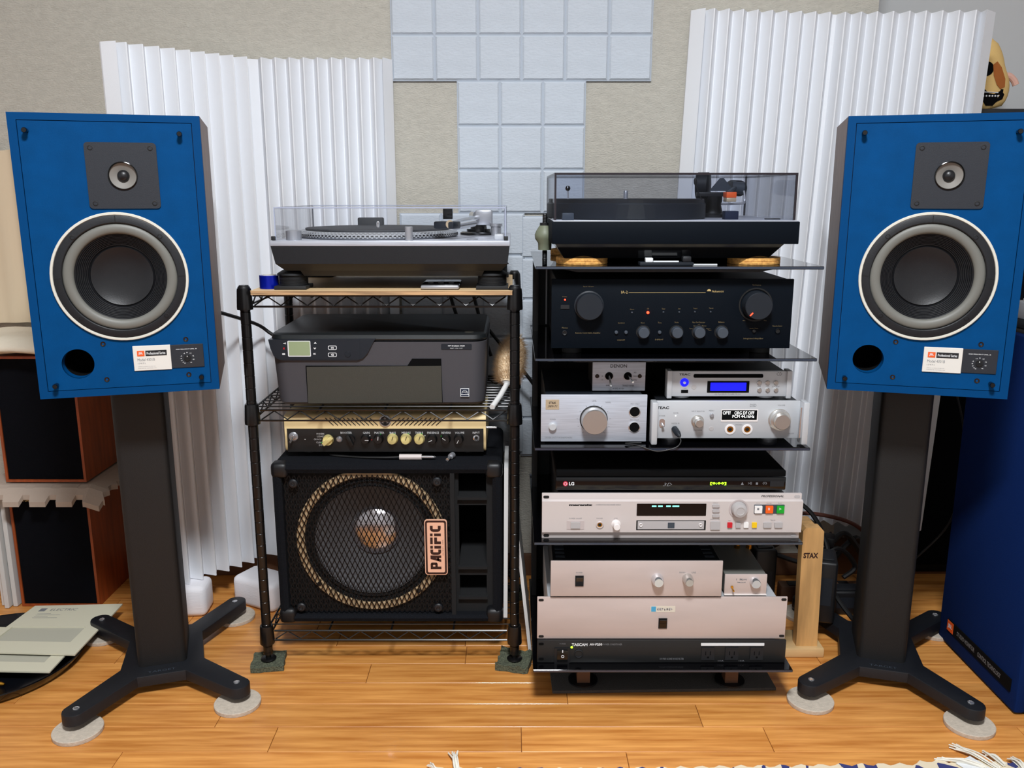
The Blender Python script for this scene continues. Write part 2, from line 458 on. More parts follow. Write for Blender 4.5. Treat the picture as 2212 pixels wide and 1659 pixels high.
# ================================================================== blue monitor speakers
def make_monitor():
    t = thing('monitor_speaker', '', 'loudspeaker', (0, 0, 0), 0)
    W, Hh, D = .293, .474, .262
    c_ = MB().plate([(-W/2, 0), (W/2, 0), (W/2, Hh), (-W/2, Hh)], [[(-W/2+.014, .014), (W/2-.014, .014), (W/2-.014, Hh-.014), (-W/2+.014, Hh-.014)]], .016, D)
    c_.box(-W/2+.012, W/2-.012, D-.014, D-.001, .012, Hh-.012).build('cabinet', 'walnut', t, False)
    gx, gz0, gz1 = .1335, .0125, .4625
    fr = MB().plate([(-W/2, 0), (W/2, 0), (W/2, Hh), (-W/2, Hh)], [[(-gx, gz0), (gx, gz0), (gx, gz1), (-gx, gz1)]], 0, .016)
    fr.build('front_frame', 'blue_edge', t, False)
    MB().plate([(-gx, gz0), (gx, gz0), (gx, gz1), (-gx, gz1)], [circ(0, .206, .101, 48), circ(-.0815, .0585, .0262, 32), circ(.0185, .375, .025, 24)], .007, .015).build('groove', 'groove_dark', t, False)
    g = .0011
    MB().plate([(-gx+g, gz0+g), (gx-g, gz0+g), (gx-g, gz1-g), (-gx+g, gz1-g)],
               [circ(0, .206, .100, 64), circ(-.0815, .0585, .0258, 40), circ(.0185, .375, .024, 32)], 0.0003, .007).build('baffle', 'blue_paint', t, False)
    p = MB().lathe([(.0258, .0), (.0258, -.016), (.0255, -.022)], (-.0815, 0.001, .0585), (0, -1, 0), 40).build('port', 'blue_paint', t)
    MB().lathe([(.0257, -.022), (.0255, -.10), (.001, -.10)], (-.0815, 0, .0585), (0, -1, 0), 40).build('port_tube', 'matte_black', p)
    # woofer
    o = (0, 0, .206)
    wf = MB().lathe([(.1095, -.001), (.1095, .0035), (.1085, .0045), (.1055, .0045), (.1045, .003), (.1045, -.002)], o, n=72).build('woofer_trim_ring', 'ring_white', t)
    fl = MB().lathe([(.1045, -.001), (.1045, .0035), (.1035, .004), (.0925, .004), (.0912, .003), (.0912, -.004)], o, n=72).build('woofer_frame', 'satin_black', t)
    for k in range(4):
        a = PI/4+k*PI/2
        x, z = .0682*1.414*math.cos(a), .206+.0682*1.414*math.sin(a)
        MB().lathe([(.0042, .0038), (.0042, .0046), (.0032, .0048), (.003, .0036), (.0012, .0036), (1e-4, .0036)], (x, 0, z), n=16).build('bolt', 'black', fl)
        a = k*PI/2
        m = MB().box(-.0006, .0006, -.0046, -.003, .0925, .1038); m.move(Matrix.Translation((0, 0, .206)) @ Matrix.Rotation(a, 4, 'Y')); m.build('frame_joint', 'black', fl, False)
    prof = []
    for k in range(13):
        a = PI*k/12; prof.append((.0825+.009*math.cos(a), -.003+.0065*math.sin(a)))
    MB().lathe(prof, o, n=72).build('surround', 'surround_grey', t)
    prof = [(.0738, -.003)]
    for k in range(8):
        r = .0725-k*.0024; h = -.004-k*.0017
        prof += [(r, h), (r-.0006, h+.0007), (r-.0014, h+.0005), (r-.0018, h-.0008)]
    prof += [(.0525, -.0185)]
    MB().lathe(prof, o, n=72).build('cone', 'cone_black', t)
    MB().lathe([(.0528, -.0185), (.0518, -.0195), (.0508, -.0185), (.050, -.0165), (.042, -.0195), (.030, -.0222), (.015, -.0236), (1e-4, -.024)], o, n=72).build('dust_cap', 'cone_black', t)
    # tweeter
    cx, cz = .0185, .375
    tp = MB().plate(rrect(cx, cz, .1112, .108, .006), [circ(cx, cz, .0225, 40)], -.0022, .001).build('tweeter_plate', 'plate_dark', t, False)
    for sx in (-1, 1):
        for sz in (-1, 1):
            MB().lathe([(.0042, .002), (.0042, .0028), (.003, .003), (.0028, .0016), (1e-4, .0016)], (cx+sx*.0462, 0, cz+sz*.0452), n=16).build('bolt', 'black', tp)
    MB().lathe([(.0235, .002), (.0232, .0042), (.0222, .0046), (.0212, .003), (.021, -.001)], (cx, 0, cz), n=40).build('tweeter_ring', 'gloss_black', t)
    MB().lathe([(.0212, .0005), (.018, -.0012), (.012, -.004), (.0095, -.005)], (cx, 0, cz), n=40).build('tweeter_cone', 'tweeter_cone', t)
    MB().lathe([(.0098, -.005), (.0092, -.0015), (.007, .0012), (.0035, .0026), (1e-4, .003)], (cx, 0, cz), n=32).build('tweeter_dome', 'cone_black', t)
    # grille pegs
    for x, z in ((-.120, .4455), (.1135, .4435), (-.1185, .0235), (.118, .0258)):
        MB().lathe([(.0038, -.001), (.0038, .0095), (.0045, .0105), (.0045, .0135), (.0036, .0155), (1e-4, .0155)], (x, 0, z), n=16).build('grille_peg', 'gloss_black', t)
    # screws of the crossover plates
    for x, z in ((-.039, .0915), (.096, .0935), (-.0386, .0285), (.0963, .0297)):
        MB().lathe([(.0043, -.0002), (.0043, .0006), (.003, .0003), (.0016, -.0004), (1e-4, -.0006)], (x, 0, z), n=14).build('screw', 'screw', t)
    # name plate
    np_ = MB().bbox(.0075, .0692, -.0022, .001, .0412, .0854, .0006, 1).build('name_plate', 'label_white', t)
    MB().box(.0142, .0262, -.0026, -.0021, .0672, .0768).build('logo_square', 'jbl_orange', np_, False)
    MB().text('JBL', .0164, .0238, .0695, .0745, -.0026, bold=.02).build('lettering', 'print_white', np_, False)
    MB().box(.0280, .0628, -.0026, -.0021, .0672, .0768).build('title_bar', 'print_black', np_, False)
    MB().text('Professional Series', .0300, .0606, .0695, .0742, -.0026, bold=.015).build('lettering', 'print_white', np_, False)
    m = MB().text('Model 4301B', .0142, .0424, .0582, .0634, -.0022)
    m.text('JAMES B. LANSING SOUND, INC.', .0142, .0432, .0478, .0492, -.0022, res=1)
    m.text('NORTHRIDGE, CALIFORNIA, U.S.A.', .0142, .0440, .0448, .0462, -.0022, res=1)
    m.text('17971', .0142, .026, .0532, .0556, -.0022, res=1)
    m.build('lettering', 'print_grey', np_, False)
    hp = MB().bbox(.0694, .1240, -.0016, .001, .0428, .0846, .0006, 1).build('level_plate', 'plate_dark', t)
    m = MB().text('HIGH FREQUENCY LEVEL, dB', .0785, .1130, .0752, .0772, -.0016, bold=.02, res=1)
    for k, s_ in enumerate(('-1', '0', '+1', '+2', '+3', '+4')):
        a = math.radians((120, 90, 58, 20, -18, -58)[k]); m.text(s_, .0963+.0105*math.cos(a)-.0014, .0963+.0105*math.cos(a)+.0014, .0602+.0098*math.sin(a)-.001, .0602+.0098*math.sin(a)+.001, -.0016, bold=.03, res=1)
    for k, s_ in enumerate(('-2', '-3', '-5', '-10', '-oo')):
        a = math.radians((158, 182, 205, 225, 243)[k]); m.text(s_, .0963+.0108*math.cos(a)-.0013, .0963+.0108*math.cos(a)+.0013, .0602+.0104*math.sin(a)-.0009, .0602+.0104*math.sin(a)+.0009, -.0016, bold=.03, res=1)
    m.build('lettering', 'print_white', hp, False)
    kn = MB().lathe([(.0068, .001), (.0068, .0018), (.0064, .002), (.0062, .0008), (.0055, .0008), (.0052, .003), (1e-4, .003)], (.0963, 0, .0602), n=28).build('level_knob', 'black', hp)
    MB().box(.0957, .0969, -.0033, -.0028, .0622, .0642).build('pointer', 'print_white', kn, False)
    MB().box(.0918, .1008, -.0036, -.0028, .0594, .0606).build('slot', 'knob_dark', kn, False)
    return t
SPK_Z = .6344
monL = make_monitor()
monL.location = (-.6709, 1.4819, SPK_Z); monL.rotation_euler.z = math.radians(16.1)
monL['label'] = 'blue monitor speaker on the stand at the left'; monL['group'] = 'blue monitor speakers on stands'
monR = copy_tree(monL)
monR.location = (.7115, 1.4819, SPK_Z); monR.rotation_euler.z = math.radians(-16.1)
monR['label'] = 'blue monitor speaker on the stand at the right, beside the glass rack'

# ---- stands
def make_stand():
    t = thing('speaker_stand', '', 'speaker stand')
    zt = .044; zb = .022
    T = (.1455, .1842); r = .022
    def tip(sx, sy):
        d = Vector((sx*T[0], sy*T[1])).normalized(); a0 = math.atan2(d.y, d.x); out = []
        for k in range(-4, 5): out.append((sx*T[0]+r*math.cos(a0+k*PI/9), sy*T[1]+r*math.sin(a0+k*PI/9)))
        return out
    poly = tip(1, -1)+[(.080, -.062), (.074, .055)]+tip(1, 1)+[(.05, .098), (-.05, .098)]+tip(-1, 1)+[(-.074, .055), (-.080, -.062)]+tip(-1, -1)+[(-.045, -.102), (.045, -.102)]
    bm = bmesh.new(); vs = [bm.verts.new((x, y, zb)) for x, y in poly]; f = bm.faces.new(vs)
    ex = bmesh.ops.extrude_face_region(bm, geom=[f]); up = [v for v in ex['geom'] if isinstance(v, bmesh.types.BMVert)]
    for v in up: v.co.z = zt
    bmesh.ops.bevel(bm, geom=[e for e in bm.edges if all(abs(v.co.z-zt) < 1e-6 for v in e.verts)], offset=.0025, segments=2, profile=.5, affect='EDGES')
    bp = MB().addbm(bm).build('base_plate', 'base_black', t)
    for sx in (-1, 1):
        for sy in (-1, 1):
            x, y = sx*T[0]*.98, sy*T[1]*.98
            MB().lathe([(.006, zt-.001), (.006, zt+.0012), (.0045, zt+.0018), (.0035, zt+.001), (1e-4, zt+.001)], (x, y, 0), (0, 0, 1), 16).build('bolt', 'chrome', bp)
            MB().lathe([(.007, zb+.001), (.007, zb-.004), (.002, .0086)], (x, y, 0), (0, 0, 1), 16).build('spike', 'black', bp)
    MB().prism(rrect(0, .0, .094, .130, .012, 4), zt, .6225, 'xy').build('column', 'stand_black', t)
    MB().bbox(-.085, .085, -.09, .10, .6222, .634, .002).build('top_plate', 'base_black', t)
    MB().text('TARGET', -.026, .026, -.0925, -.0855, zt+.0002, plane='xy').build('lettering', 'knob_mid', t, False)
    return t
stL = make_stand(); stL.location = (-.7318, 1.6512, 0); stL.rotation_euler.z = math.radians(18)
stL['label'] = 'black column stand under the left blue speaker'; stL['group'] = 'black speaker stands'
stR = copy_tree(stL); stR.location = (.777, 1.667, 0); stR.rotation_euler.z = math.radians(-16)
stR['label'] = 'black column stand under the right blue speaker'
side = {(-1, -1): 'left front', (1, -1): 'right front', (-1, 1): 'left rear', (1, 1): 'right rear'}
padmesh = None
for st, nm in ((stL, 'left'), (stR, 'right')):
    a = st.rotation_euler.z
    for (sx, sy), s_ in side.items():
        x, y = sx*.142, sy*.186-.004; ro = 1.0
        X, Y = st.location.x+math.cos(a)*x*ro-math.sin(a)*y*ro, st.location.y+math.sin(a)*x*ro+math.cos(a)*y*ro
        if padmesh is None:
            o = MB().lathe([(1e-4, 0), (.044, 0), (.0445, .002), (.0445, .0075), (.0435, .0085), (.02, .0085), (1e-4, .0085)], (0, 0, 0), (0, 0, 1), 40).build('felt_disc', 'felt_pad'); padmesh = o.data
        else:
            o = bpy.data.objects.new('felt_disc', padmesh); COL.objects.link(o)
        o.location = (X, Y, .0005)
        tag(o, f'round beige felt disc under the {s_} foot of the {nm} speaker stand', 'felt pad', 'felt discs under the stands')

# ================================================================== wire rack with the silver turntable
RX0, RX1, RY0, RY1 = -.5185, .0055, 1.665, 1.99
rack = thing('wire_rack', 'black wire shelving rack holding the silver turntable, printer and bass cabinet', 'rack', (RX0, RY0, 0), world=True)
post = None
pp = [(.0001, .026), (.0095, .026), (.0098, .028)]
z = .045
while z < .79:
    pp += [(.0098, z-.0012), (.0091, z-.0004), (.0091, z+.0004), (.0098, z+.0012)]; z += .0254
pp += [(.0098, .795)]
cap = [(.0100, .795), (.0118, .797), (.0118, .803), (.0112, .8045), (.0102, .8050), (.0088, .8075), (.0001, .8078)]
foot = [(.0001, .0125), (.016, .0125), (.0165, .015), (.013, .0175), (.006, .018), (.006, .0255), (.0105, .0258), (.0105, .031)]
def sleeve(zt): return [(.0100, zt-.040), (.0152, zt-.040), (.0155, zt-.036), (.0138, zt-.003), (.0130, zt+.001), (.0100, zt+.001)]
SH = ((.7985, .7875), (.5687, .5587), (.088, .078))
for x in (RX0, RX1):
    for y in (RY0, RY1):
        p = MB().lathe(pp, (x, y, 0), (0, 0, 1), 20).build('post', 'powder_black', rack)
        MB().lathe(cap, (x, y, 0), (0, 0, 1), 20).build('post_cap', 'black_plastic', p)
        MB().lathe(foot, (x, y, 0), (0, 0, 1), 16).build('levelling_foot', 'powder_black', p)
        for zt, _ in SH: MB().lathe(sleeve(zt+.002), (x, y, 0), (0, 0, 1), 20).build('sleeve', 'powder_black', p)
for zt, zw in SH:
    ins = .012; ri = .0019
    fr = MB()
    for zz in (zw, zw-.0215):
        for y in (RY0, RY1): fr.tube([(RX0+.016, y, zz), (RX1-.016, y, zz)], .0022, 6)
        for x in (RX0, RX1): fr.tube([(x, RY0+.016, zz), (x, RY1-.016, zz)], .0022, 6)
    sh = fr.build('shelf_frame', 'powder_black', rack)
    tr = MB(); n = 9; span = RX1-RX0-.036
    for y in (RY0, RY1):
        pts = [(RX0+.018+span*k/(2*n+1), y+.002, (zw-.002, zw-.0195)[(k+1) % 2]) for k in range(2*n+2)]; tr.tube(pts, .0016, 5)
    n = 5; span = RY1-RY0-.036
    for x in (RX0, RX1):
        pts = [(x+.002*(1 if x < -.2 else -1), RY0+.018+span*k/(2*n), (zw-.002, zw-.0195)[k % 2]) for k in range(2*n+1)]; tr.tube(pts, .0016, 5)
    tr.build('truss_wire', 'powder_black', sh)
    dk = MB()
    for k in range(12): dk.tube([(RX0, RY0+.026+k*.0248, zw+.0012), (RX1, RY0+.026+k*.0248, zw+.0012)], .0014, 5)
    for k in range(3):
        x = RX0+.13+k*.132; dk.tube([(x, RY0, zw-.003), (x, RY1, zw-.003)], .0022, 5)
    dk.build('deck_wires', 'powder_black', sh)
for k, (x, y, rz, s_) in enumerate(((RX0, RY0, .12, 'left front'), (RX1, RY0, -.2, 'right front'), (RX0, RY1, .3, 'left rear'), (RX1, RY1, .1, 'right rear'))):
    bm = bmesh.new(); bmesh.ops.create_grid(bm, x_segments=7, y_segments=7, size=.034)
    rr = random.Random(k)
    for v in bm.verts:
        v.co.x += rr.uniform(-.002, .002); v.co.y += rr.uniform(-.002, .002)
        d = max(0, math.hypot(v.co.x, v.co.y)-.018)
        v.co.z = .0115+(d*rr.uniform(0, .35) if k == 1 else d*rr.uniform(-.05, .05))
    ex = bmesh.ops.extrude_face_region(bm, geom=bm.faces[:])
    for v in ex['geom']:
        if isinstance(v, bmesh.types.BMVert): v.co.z = .0006
    o = MB().addbm(bm).build('carpet_scrap', 'carpet_scrap'); o.location = (x, y, 0); o.rotation_euler.z = rz
    tag(o, f'square dark green carpet scrap under the {s_} foot of the wire rack', 'carpet scrap', 'carpet scraps under the wire rack')

# plywood board on the top shelf
TOPZ = .7875+.0026+.0004
t = thing('plywood_board', 'pale plywood board lying on the top wire shelf under the silver turntable', 'board', (-.25, 1.83, TOPZ), world=True)
MB().box(-.5005, .001, 1.645, 2.005, TOPZ+.0075, TOPZ+.0085).build('top_veneer', 'plywood', t, False)
MB().box(-.500, .0005, 1.6455, 2.0045, TOPZ, TOPZ+.0075).build('core', 'ply_edge', t, False)
BZ = TOPZ+.0087

# ---- silver direct drive turntable
TX0, TX1, TY0, TY1 = -.4555, -.0035, 1.637, 1.985
t = thing('silver_turntable', 'silver record player with clear lid and studded platter on the wire rack', 'turntable', (-.2295, 1.81, BZ), world=True)
MB().bbox(TX0, TX1, TY0, TY1, .8835, .8935, .0015).build('top_plate', 'brushed', t)
bz = MB()
def taper(x0, x1, y0, y1, z1, i, x2, x3, y2, y3, z0):
    return [(x0, y0, z1), (x1, y0, z1), (x1, y1, z1), (x0, y1, z1), (x2, y2, z0), (x3, y2, z0), (x3, y3, z0), (x2, y3, z0)], [(0, 1, 2, 3), (4, 7, 6, 5), (0, 4, 5, 1), (1, 5, 6, 2), (2, 6, 7, 3), (3, 7, 4, 0)]
bz.add(*taper(TX0+.001, TX1-.001, TY0+.001, TY1, .8834, 0, TX0+.008, TX1-.005, TY0+.003, TY1-.004, .8505))
bz.add(*taper(TX0+.008, TX1-.005, TY0+.003, TY1-.004, .8504, 0, TX0+.022, TX1-.017, TY0+.020, TY1-.02, .836))
bz.add(*taper(TX0+.05, TX1-.05, TY0+.022, TY1-.03, .8359, 0, TX0+.055, TX1-.055, TY0+.03, TY1-.03, .825))
bz.build('base', 'satin_black', t, False)
ft = [(-.4275, 1.69), (-.0385, 1.69), (-.4275, 1.945), (-.0385, 1.945)]
for k, (x, y) in enumerate(ft):
    f_ = MB().lathe([(.012, .8365), (.020, .835), (.030, .829), (.0315, .8265), (.001, .8265)], (x, y, 0), (0, 0, 1), 32).build('foot', 'rubber', t)
    pr = []
    for q in range(9): pr += [(.0285, .8265-q*.0023), (.0275, .8259-q*.0023), (.0275, .8249-q*.0023), (.0285, .8243-q*.0023)]
    pr += [(.027, .8062), (.001, .8060)]
    MB().lathe(pr, (x, y, 0), (0, 0, 1), 32).build('ribbed_insulator', 'rubber', f_)
    o = MB().bbox(-.031, .031, -.031, .031, 0, .806-BZ, .001).build('rubber_pad', 'rubber')
    o.location = (x, y, BZ+.0002); tag(o, ['square black rubber pad under the left front foot of the silver turntable', 'square black rubber pad under the right front foot of the silver turntable',
        'square black rubber pad under the left rear foot of the silver turntable', 'square black rubber pad under the right rear foot of the silver turntable'][k], 'rubber pad', 'rubber pads under the silver turntable')
PX, PY = -.279, 1.824
# studded strobe platter
pm = bpy.data.materials.new('strobe_rim'); pm.use_nodes = True; MATS['strobe_rim'] = pm
N = pm.node_tree.nodes; L = pm.node_tree.links; bs = N['Principled BSDF']
bs.inputs['Metallic'].default_value = .35; bs.inputs['Roughness'].default_value = .3
bs.inputs['Base Color'].default_value = rgb((176, 179, 184))
pl = MB().lathe([(.150, .8936), (.163, .8945), (.166, .8965), (.1655, .9028), (.158, .9075), (.02, .9075), (1e-4, .9075)], (PX, PY, 0), (0, 0, 1), 96).build('platter', 'strobe_rim', t)
dots = MB()
for row, (r_, zz, h_, ph) in enumerate(((.1662, .8978, .0012, 0), (.1660, .9008, .0016, .5), (.1645, .9036, .0010, 0), (.1610, .9058, .0008, .5))):
    nd = 120
    for k in range(nd):
        a = 2*PI*(k+ph)/nd
        if math.sin(a) > .35: continue
        wd = .0026; c_, s_ = math.cos(a), math.sin(a); tx, ty = -s_*wd, c_*wd
        p0 = (PX+r_*c_, PY+r_*s_)
        dr = -.0006 if row < 2 else -.0012
        dots.add([(p0[0]-tx, p0[1]-ty, zz-h_), (p0[0]+tx, p0[1]+ty, zz-h_), (p0[0]+tx+dr*c_, p0[1]+ty+dr*s_, zz+h_), (p0[0]-tx+dr*c_, p0[1]-ty+dr*s_, zz+h_)], [(0, 1, 2, 3)])
tag(dots.build('strobe_dots', 'black_plastic', pl, False), kind='stuff')
MB().lathe([(.147, .9076), (.1485, .909), (.1482, .9115), (.147, .9118), (.05, .9113), (1e-4, .9113)], (PX, PY, 0), (0, 0, 1), 72).build('slipmat', 'mat_record', pl)
MB().lathe([(.0036, .911), (.0036, .921), (.0026, .9235), (1e-4, .9242)], (PX, PY, 0), (0, 0, 1), 16).build('spindle', 'chrome', pl)
MB().lathe([(.0145, .8936), (.0148, .894), (.0148, .9105), (.0135, .912), (.001, .912)], (-.419, 1.675, 0), (0, 0, 1), 28).build('start_dial', 'steel', t)
MB().lathe([(.007, .8936), (.0075, .9185), (.006, .9195), (.001, .9195)], (-.195, 1.652, 0), (0, 0, 1), 20).build('target_light', 'steel', t)
# tonearm
AX, AY = -.072, 1.89
ar = thing('x', '', '') if False else None
bsA = MB().lathe([(.040, .8936), (.0405, .898), (.036, .9005), (.026, .9008), (.026, .906), (.018, .9065), (.0165, .916), (.001, .916)], (AX, AY, 0), (0, 0, 1), 36).build('tonearm_base', 'gloss_black', t)
MB().bbox(AX-.006, AX+.03, AY-.02, AY+.02, .914, .946, .003).build('gimbal', 'steel', bsA)
MB().cyl((AX-.002, AY+.02, .932), (AX-.012, AY+.06, .932), .012, n=24).build('counterweight', 'chrome', bsA)
MB().tube(smooth_path([(AX+.002, AY, .931), (AX-.008, AY-.06, .930), (AX-.03, AY-.12, .927), (AX-.044, AY-.165, .923), (AX-.05, AY-.18, .921)]), .0045, 10).build('arm_tube', 'chrome', bsA)
hs = MB().bbox(-.0215, .0215, -.020, .014, -.008, .006, .003).move(Matrix.Translation((AX-.052, AY-.196, .922)) @ Matrix.Rotation(math.radians(-22), 4, 'Z')).build('headshell', 'printer_panel', t)
MB().lathe([(.008, 0), (.008, .001), (.001, .001)], (AX-.047, AY-.2165, .923), (.3, -1, 0), 24).build('cartridge_emblem', 'plaque', hs)
MB().cyl((AX-.040, AY-.188, .918), (AX-.005, AY-.13, .923), .0075, n=16).build('shell_collar', 'chrome', hs)
MB().bbox(AX-.073, AX-.053, AY-.05, AY-.03, .928, .952, .001).build('arm_rest', 'gloss_black', t)
MB().box(AX-.090, AX-.073, AY-.042, AY-.039, .9495, .951).build('finger_lift', 'black', t, False)
MB().lathe([(.011, .8936), (.011, .912), (.0135, .9125), (.0135, .918), (.001, .918)], (AX+.038, AY-.03, 0), (0, 0, 1), 24).build('height_dial', 'steel', t)
MB().bbox(AX+.038, AX+.056, AY-.20, AY-.16, .8936, .903, .001).build('pitch_slider', 'alu_pale', t)
MB().lathe([(.011, .8936), (.011, .8945), (.001, .8945)], (AX-.005, AY-.2, 0), (0, 0, 1), 24).build('pitch_led', 'steel', t)
# clear lid
def lid(parent, x0, x1, y0, y1, z0, z1, th, mat, edge, er):
    m = MB()
    m.box(x0, x1, y0, y0+th, z0, z1); m.box(x0, x1, y1-th, y1, z0, z1)
    m.box(x0, x0+th, y0+th, y1-th, z0, z1); m.box(x1-th, x1, y0+th, y1-th, z0, z1); m.box(x0+th, x1-th, y0+th, y1-th, z1-th, z1)
    o = m.build('dust_cover', mat, parent, False)
    e = MB(); g = .0003
    for y in (y0-g, y1+g-er):
        e.box(x0-g, x1+g, y, y+er, z1-er+g, z1+g)
        for x in (x0-g, x1-er+g): e.box(x, x+er, y, y+er, z0, z1-er+g)
    for x in (x0-g, x1-er+g): e.box(x, x+er, y0+er, y1-er, z1-er+g, z1+g)
    e.build('cover_edges', edge, o, False)
    return o
dc = lid(t, -.4487, -.0120, 1.652, 1.975, .8945, .955, .003, 'acrylic', 'acrylic_edge', .0022)
for x in (-.4515, -.0115):
    MB().bbox(x-.004, x+.004, 1.648, 1.656, .8938, .9015, .001).build('lid_bumper', 'rubber', dc)
MB().bbox(-.345, -.288, 1.955, 1.975, .8945, .928, .003).build('hinge', 'mat_record', t)

# small things on the board
t = thing('tape_roll', 'shiny blue roll of tape standing at the left end of the plywood board', 'tape', (-.475, 1.688, BZ+.0002))
MB().plate(circ(0, 0, .0185, 40), [circ(0, 0, .013, 32)], 0, .0255, 'xy').build('tape', 'tape_blue', t)
MB().plate(circ(0, 0, .0132, 32), [circ(0, 0, .0118, 32)], -.0001, .0262, 'xy').build('core', 'label_white', t)
t = thing('cable_case', 'small black and silver case lying under the silver turntable', 'case', (-.139, 1.70, BZ+.0002))
MB().bbox(-.037, .037, -.03, .06, 0, .010, .003).build('body', 'gloss_black', t)
MB().bbox(-.037, .037, -.043, -.030, .0005, .0085, .003).build('silver_end', 'steel', t)
for k in range(3): MB().bbox(-.025+k*.02, -.014+k*.02, -.018, -.012, .0095, .012, .001).build('button', 'black', t)

# ================================================================== printer on the middle shelf
MZ = .5587+.0026+.0004
PX0, PX1, PY0, PY1 = -.4845, -.0495, 1.690, 1.985
t = thing('printer', 'dark grey desktop printer with small green screen on the middle wire shelf', 'printer', (-.267, 1.84, MZ), world=True)
def rr_xy(x0, x1, y0, y1, r): return rrect((x0+x1)/2, (y0+y1)/2, x1-x0, y1-y0, r, 6)
def loft(layers):
    n = len(layers[0][0]); vs = []; fs = []
    for poly, z in layers: vs += [(x, y, z) for x, y in poly]
    for k in range(len(layers)-1):
        fs += [(k*n+i, k*n+(i+1) % n, (k+1)*n+(i+1) % n, (k+1)*n+i) for i in range(n)]
    fs += [tuple(range(n)), tuple((len(layers)-1)*n+i for i in range(n))]
    return MB().add(vs, fs)
loft([(rr_xy(PX0+.016, PX1-.012, PY0+.012, PY1-.01, .02), MZ), (rr_xy(PX0+.009, PX1-.006, PY0+.004, PY1-.004, .028), MZ+.006),
      (rr_xy(PX0+.001, PX1-.001, PY0, PY1, .028), .692)]).build('body', 'printer_grey', t)
loft([(rr_xy(PX0+.001, PX1-.003, PY0+.003, PY1-.002, .028), .694), (rr_xy(PX0, PX1-.001, PY0+.001, PY1, .028), .698), (rr_xy(PX0+.002, PX1-.003, PY0+.003, PY1-.002, .026), .7055), (rr_xy(PX0+.006, PX1-.007, PY0+.008, PY1-.006, .022), .7085)]).build('lid', 'printer_lid', t)
MB().lathe([(.0095, 0), (.0095, .0004), (.001, .0004)], (-.086, 1.712, .7085), (0, 0, 1), 24).build('lid_emblem', 'printer_tray', t)
def F(px, py, y=PY0): return at(px, py, y)
poly = [F(580, 733), F(585, 752), F(592, 768), F(601, 775), F(612, 778), F(772, 778), F(784, 774), F(795, 762), F(806, 740), F(812, 731)]
cp = MB().prism(poly, PY0-.0035, PY0+.02).build('control_panel', 'printer_panel', t)
MB().prism([F(588, 733), F(778, 733), F(778, 776), F(612, 776), F(601, 772), F(594, 765)], PY0-.0042, PY0-.003).build('panel_face', 'printer_panel', cp, False)
sc = MB().prism(rrect(*F(647.5, 752.5), .0455, .0318, .002), PY0-.0050, PY0-.004).build('screen_frame', 'print_white', cp, False)
MB().prism(rrect(*F(648, 752), .0420, .0282, .001), PY0-.0054, PY0-.0049).build('screen', 'lcd_green', sc, False)
ic = MB()
for px, py, s_ in ((682, 740, '^'), (681, 752, 'v'), (680.5, 763.5, 'OK'), (616, 741, '<'), (614, 764, '-')):
    x, z_ = F(px, py); ic.text(s_, x-.0028, x+.0028, z_-.0016, z_+.0016, PY0-.0043, bold=.06)
ic.build('icon_marks', 'print_white', cp, False)
x, z_ = F(614.5, 752); MB().text('x', x-.0022, x+.0022, z_-.0018, z_+.0018, PY0-.0043, bold=.06).build('cancel_mark', 'btn_red', cp, False)
for py in (750.5, 765.5):
    x, z_ = F(719, py)
    MB().plate(rrect(x, z_, .0172, .0085, .0025), [rrect(x, z_, .0150, .0063, .002)], PY0-.0047, PY0-.004).build('button_outline', 'print_white', cp, False)
    MB().text('(!)' if py < 760 else 'G', x-.003, x+.003, z_-.002, z_+.002, PY0-.0043, bold=.05).build('button_mark', 'print_white', cp, False)
x, z_ = F(752, 765); MB().knob(x, PY0-.004, z_, .0058, .0014, .0005, 24).build('power_button', 'knob_dark', cp)
# output tray door
poly = [F(660, 790), F(880, 790), F(890, 775), F(953, 775), F(956, 870), F(665, 872)]
MB().prism(poly, PY0-.0003, PY0+.01).build('tray_gap', 'matte_black', t, False)
MB().prism([F(662.5, 792.5), F(953, 790), F(955, 869), F(666, 871)], PY0-.0012, PY0+.006).build('tray_door', 'printer_tray', t, False)
x0, z0 = F(953, 755); x1, z1 = F(1019, 743)
lb = MB().prism(rrect((x0+x1)/2, (z0+z1)/2, x1-x0, z1-z0, .002), PY0-.0008, PY0+.002).build('name_strip', 'printer_panel', t, False)
m = MB().text('HP Deskjet 3520', x0+.014, x1-.014, z0+.0055, z1-.002, PY0-.0009, bold=.02); m.text('PRINT  SCAN  COPY', x0+.018, x1-.018, z0+.0018, z0+.0035, PY0-.0009, res=1)
m.build('lettering', 'print_white', lb, False)
x, z_ = F(1004, 848)
st_ = MB().box(x-.0088, x+.0088, PY0-.0006, PY0+.002, z_-.0085, z_+.0085).build('energy_sticker', 'print_white', t, False)
MB().box(x-.0076, x+.0076, PY0-.0009, PY0-.0005, z_-.003, z_+.0073).box(x-.0076, x+.0076, PY0-.0009, PY0-.0005, z_-.0073, z_-.0048).build('sticker_field', 'groove_dark', st_, False)
arc = MB().tube([(x+.0058*math.cos(a), PY0-.001, z_-.0022+.0072*math.sin(a)) for a in [PI*k/10 for k in range(11)]], .0005, 4)
arc.text('energy', x-.0055, x+.0055, z_-.001, z_+.0024, PY0-.0011, shear=.3); arc.build('sticker_mark', 'print_white', st_, False)

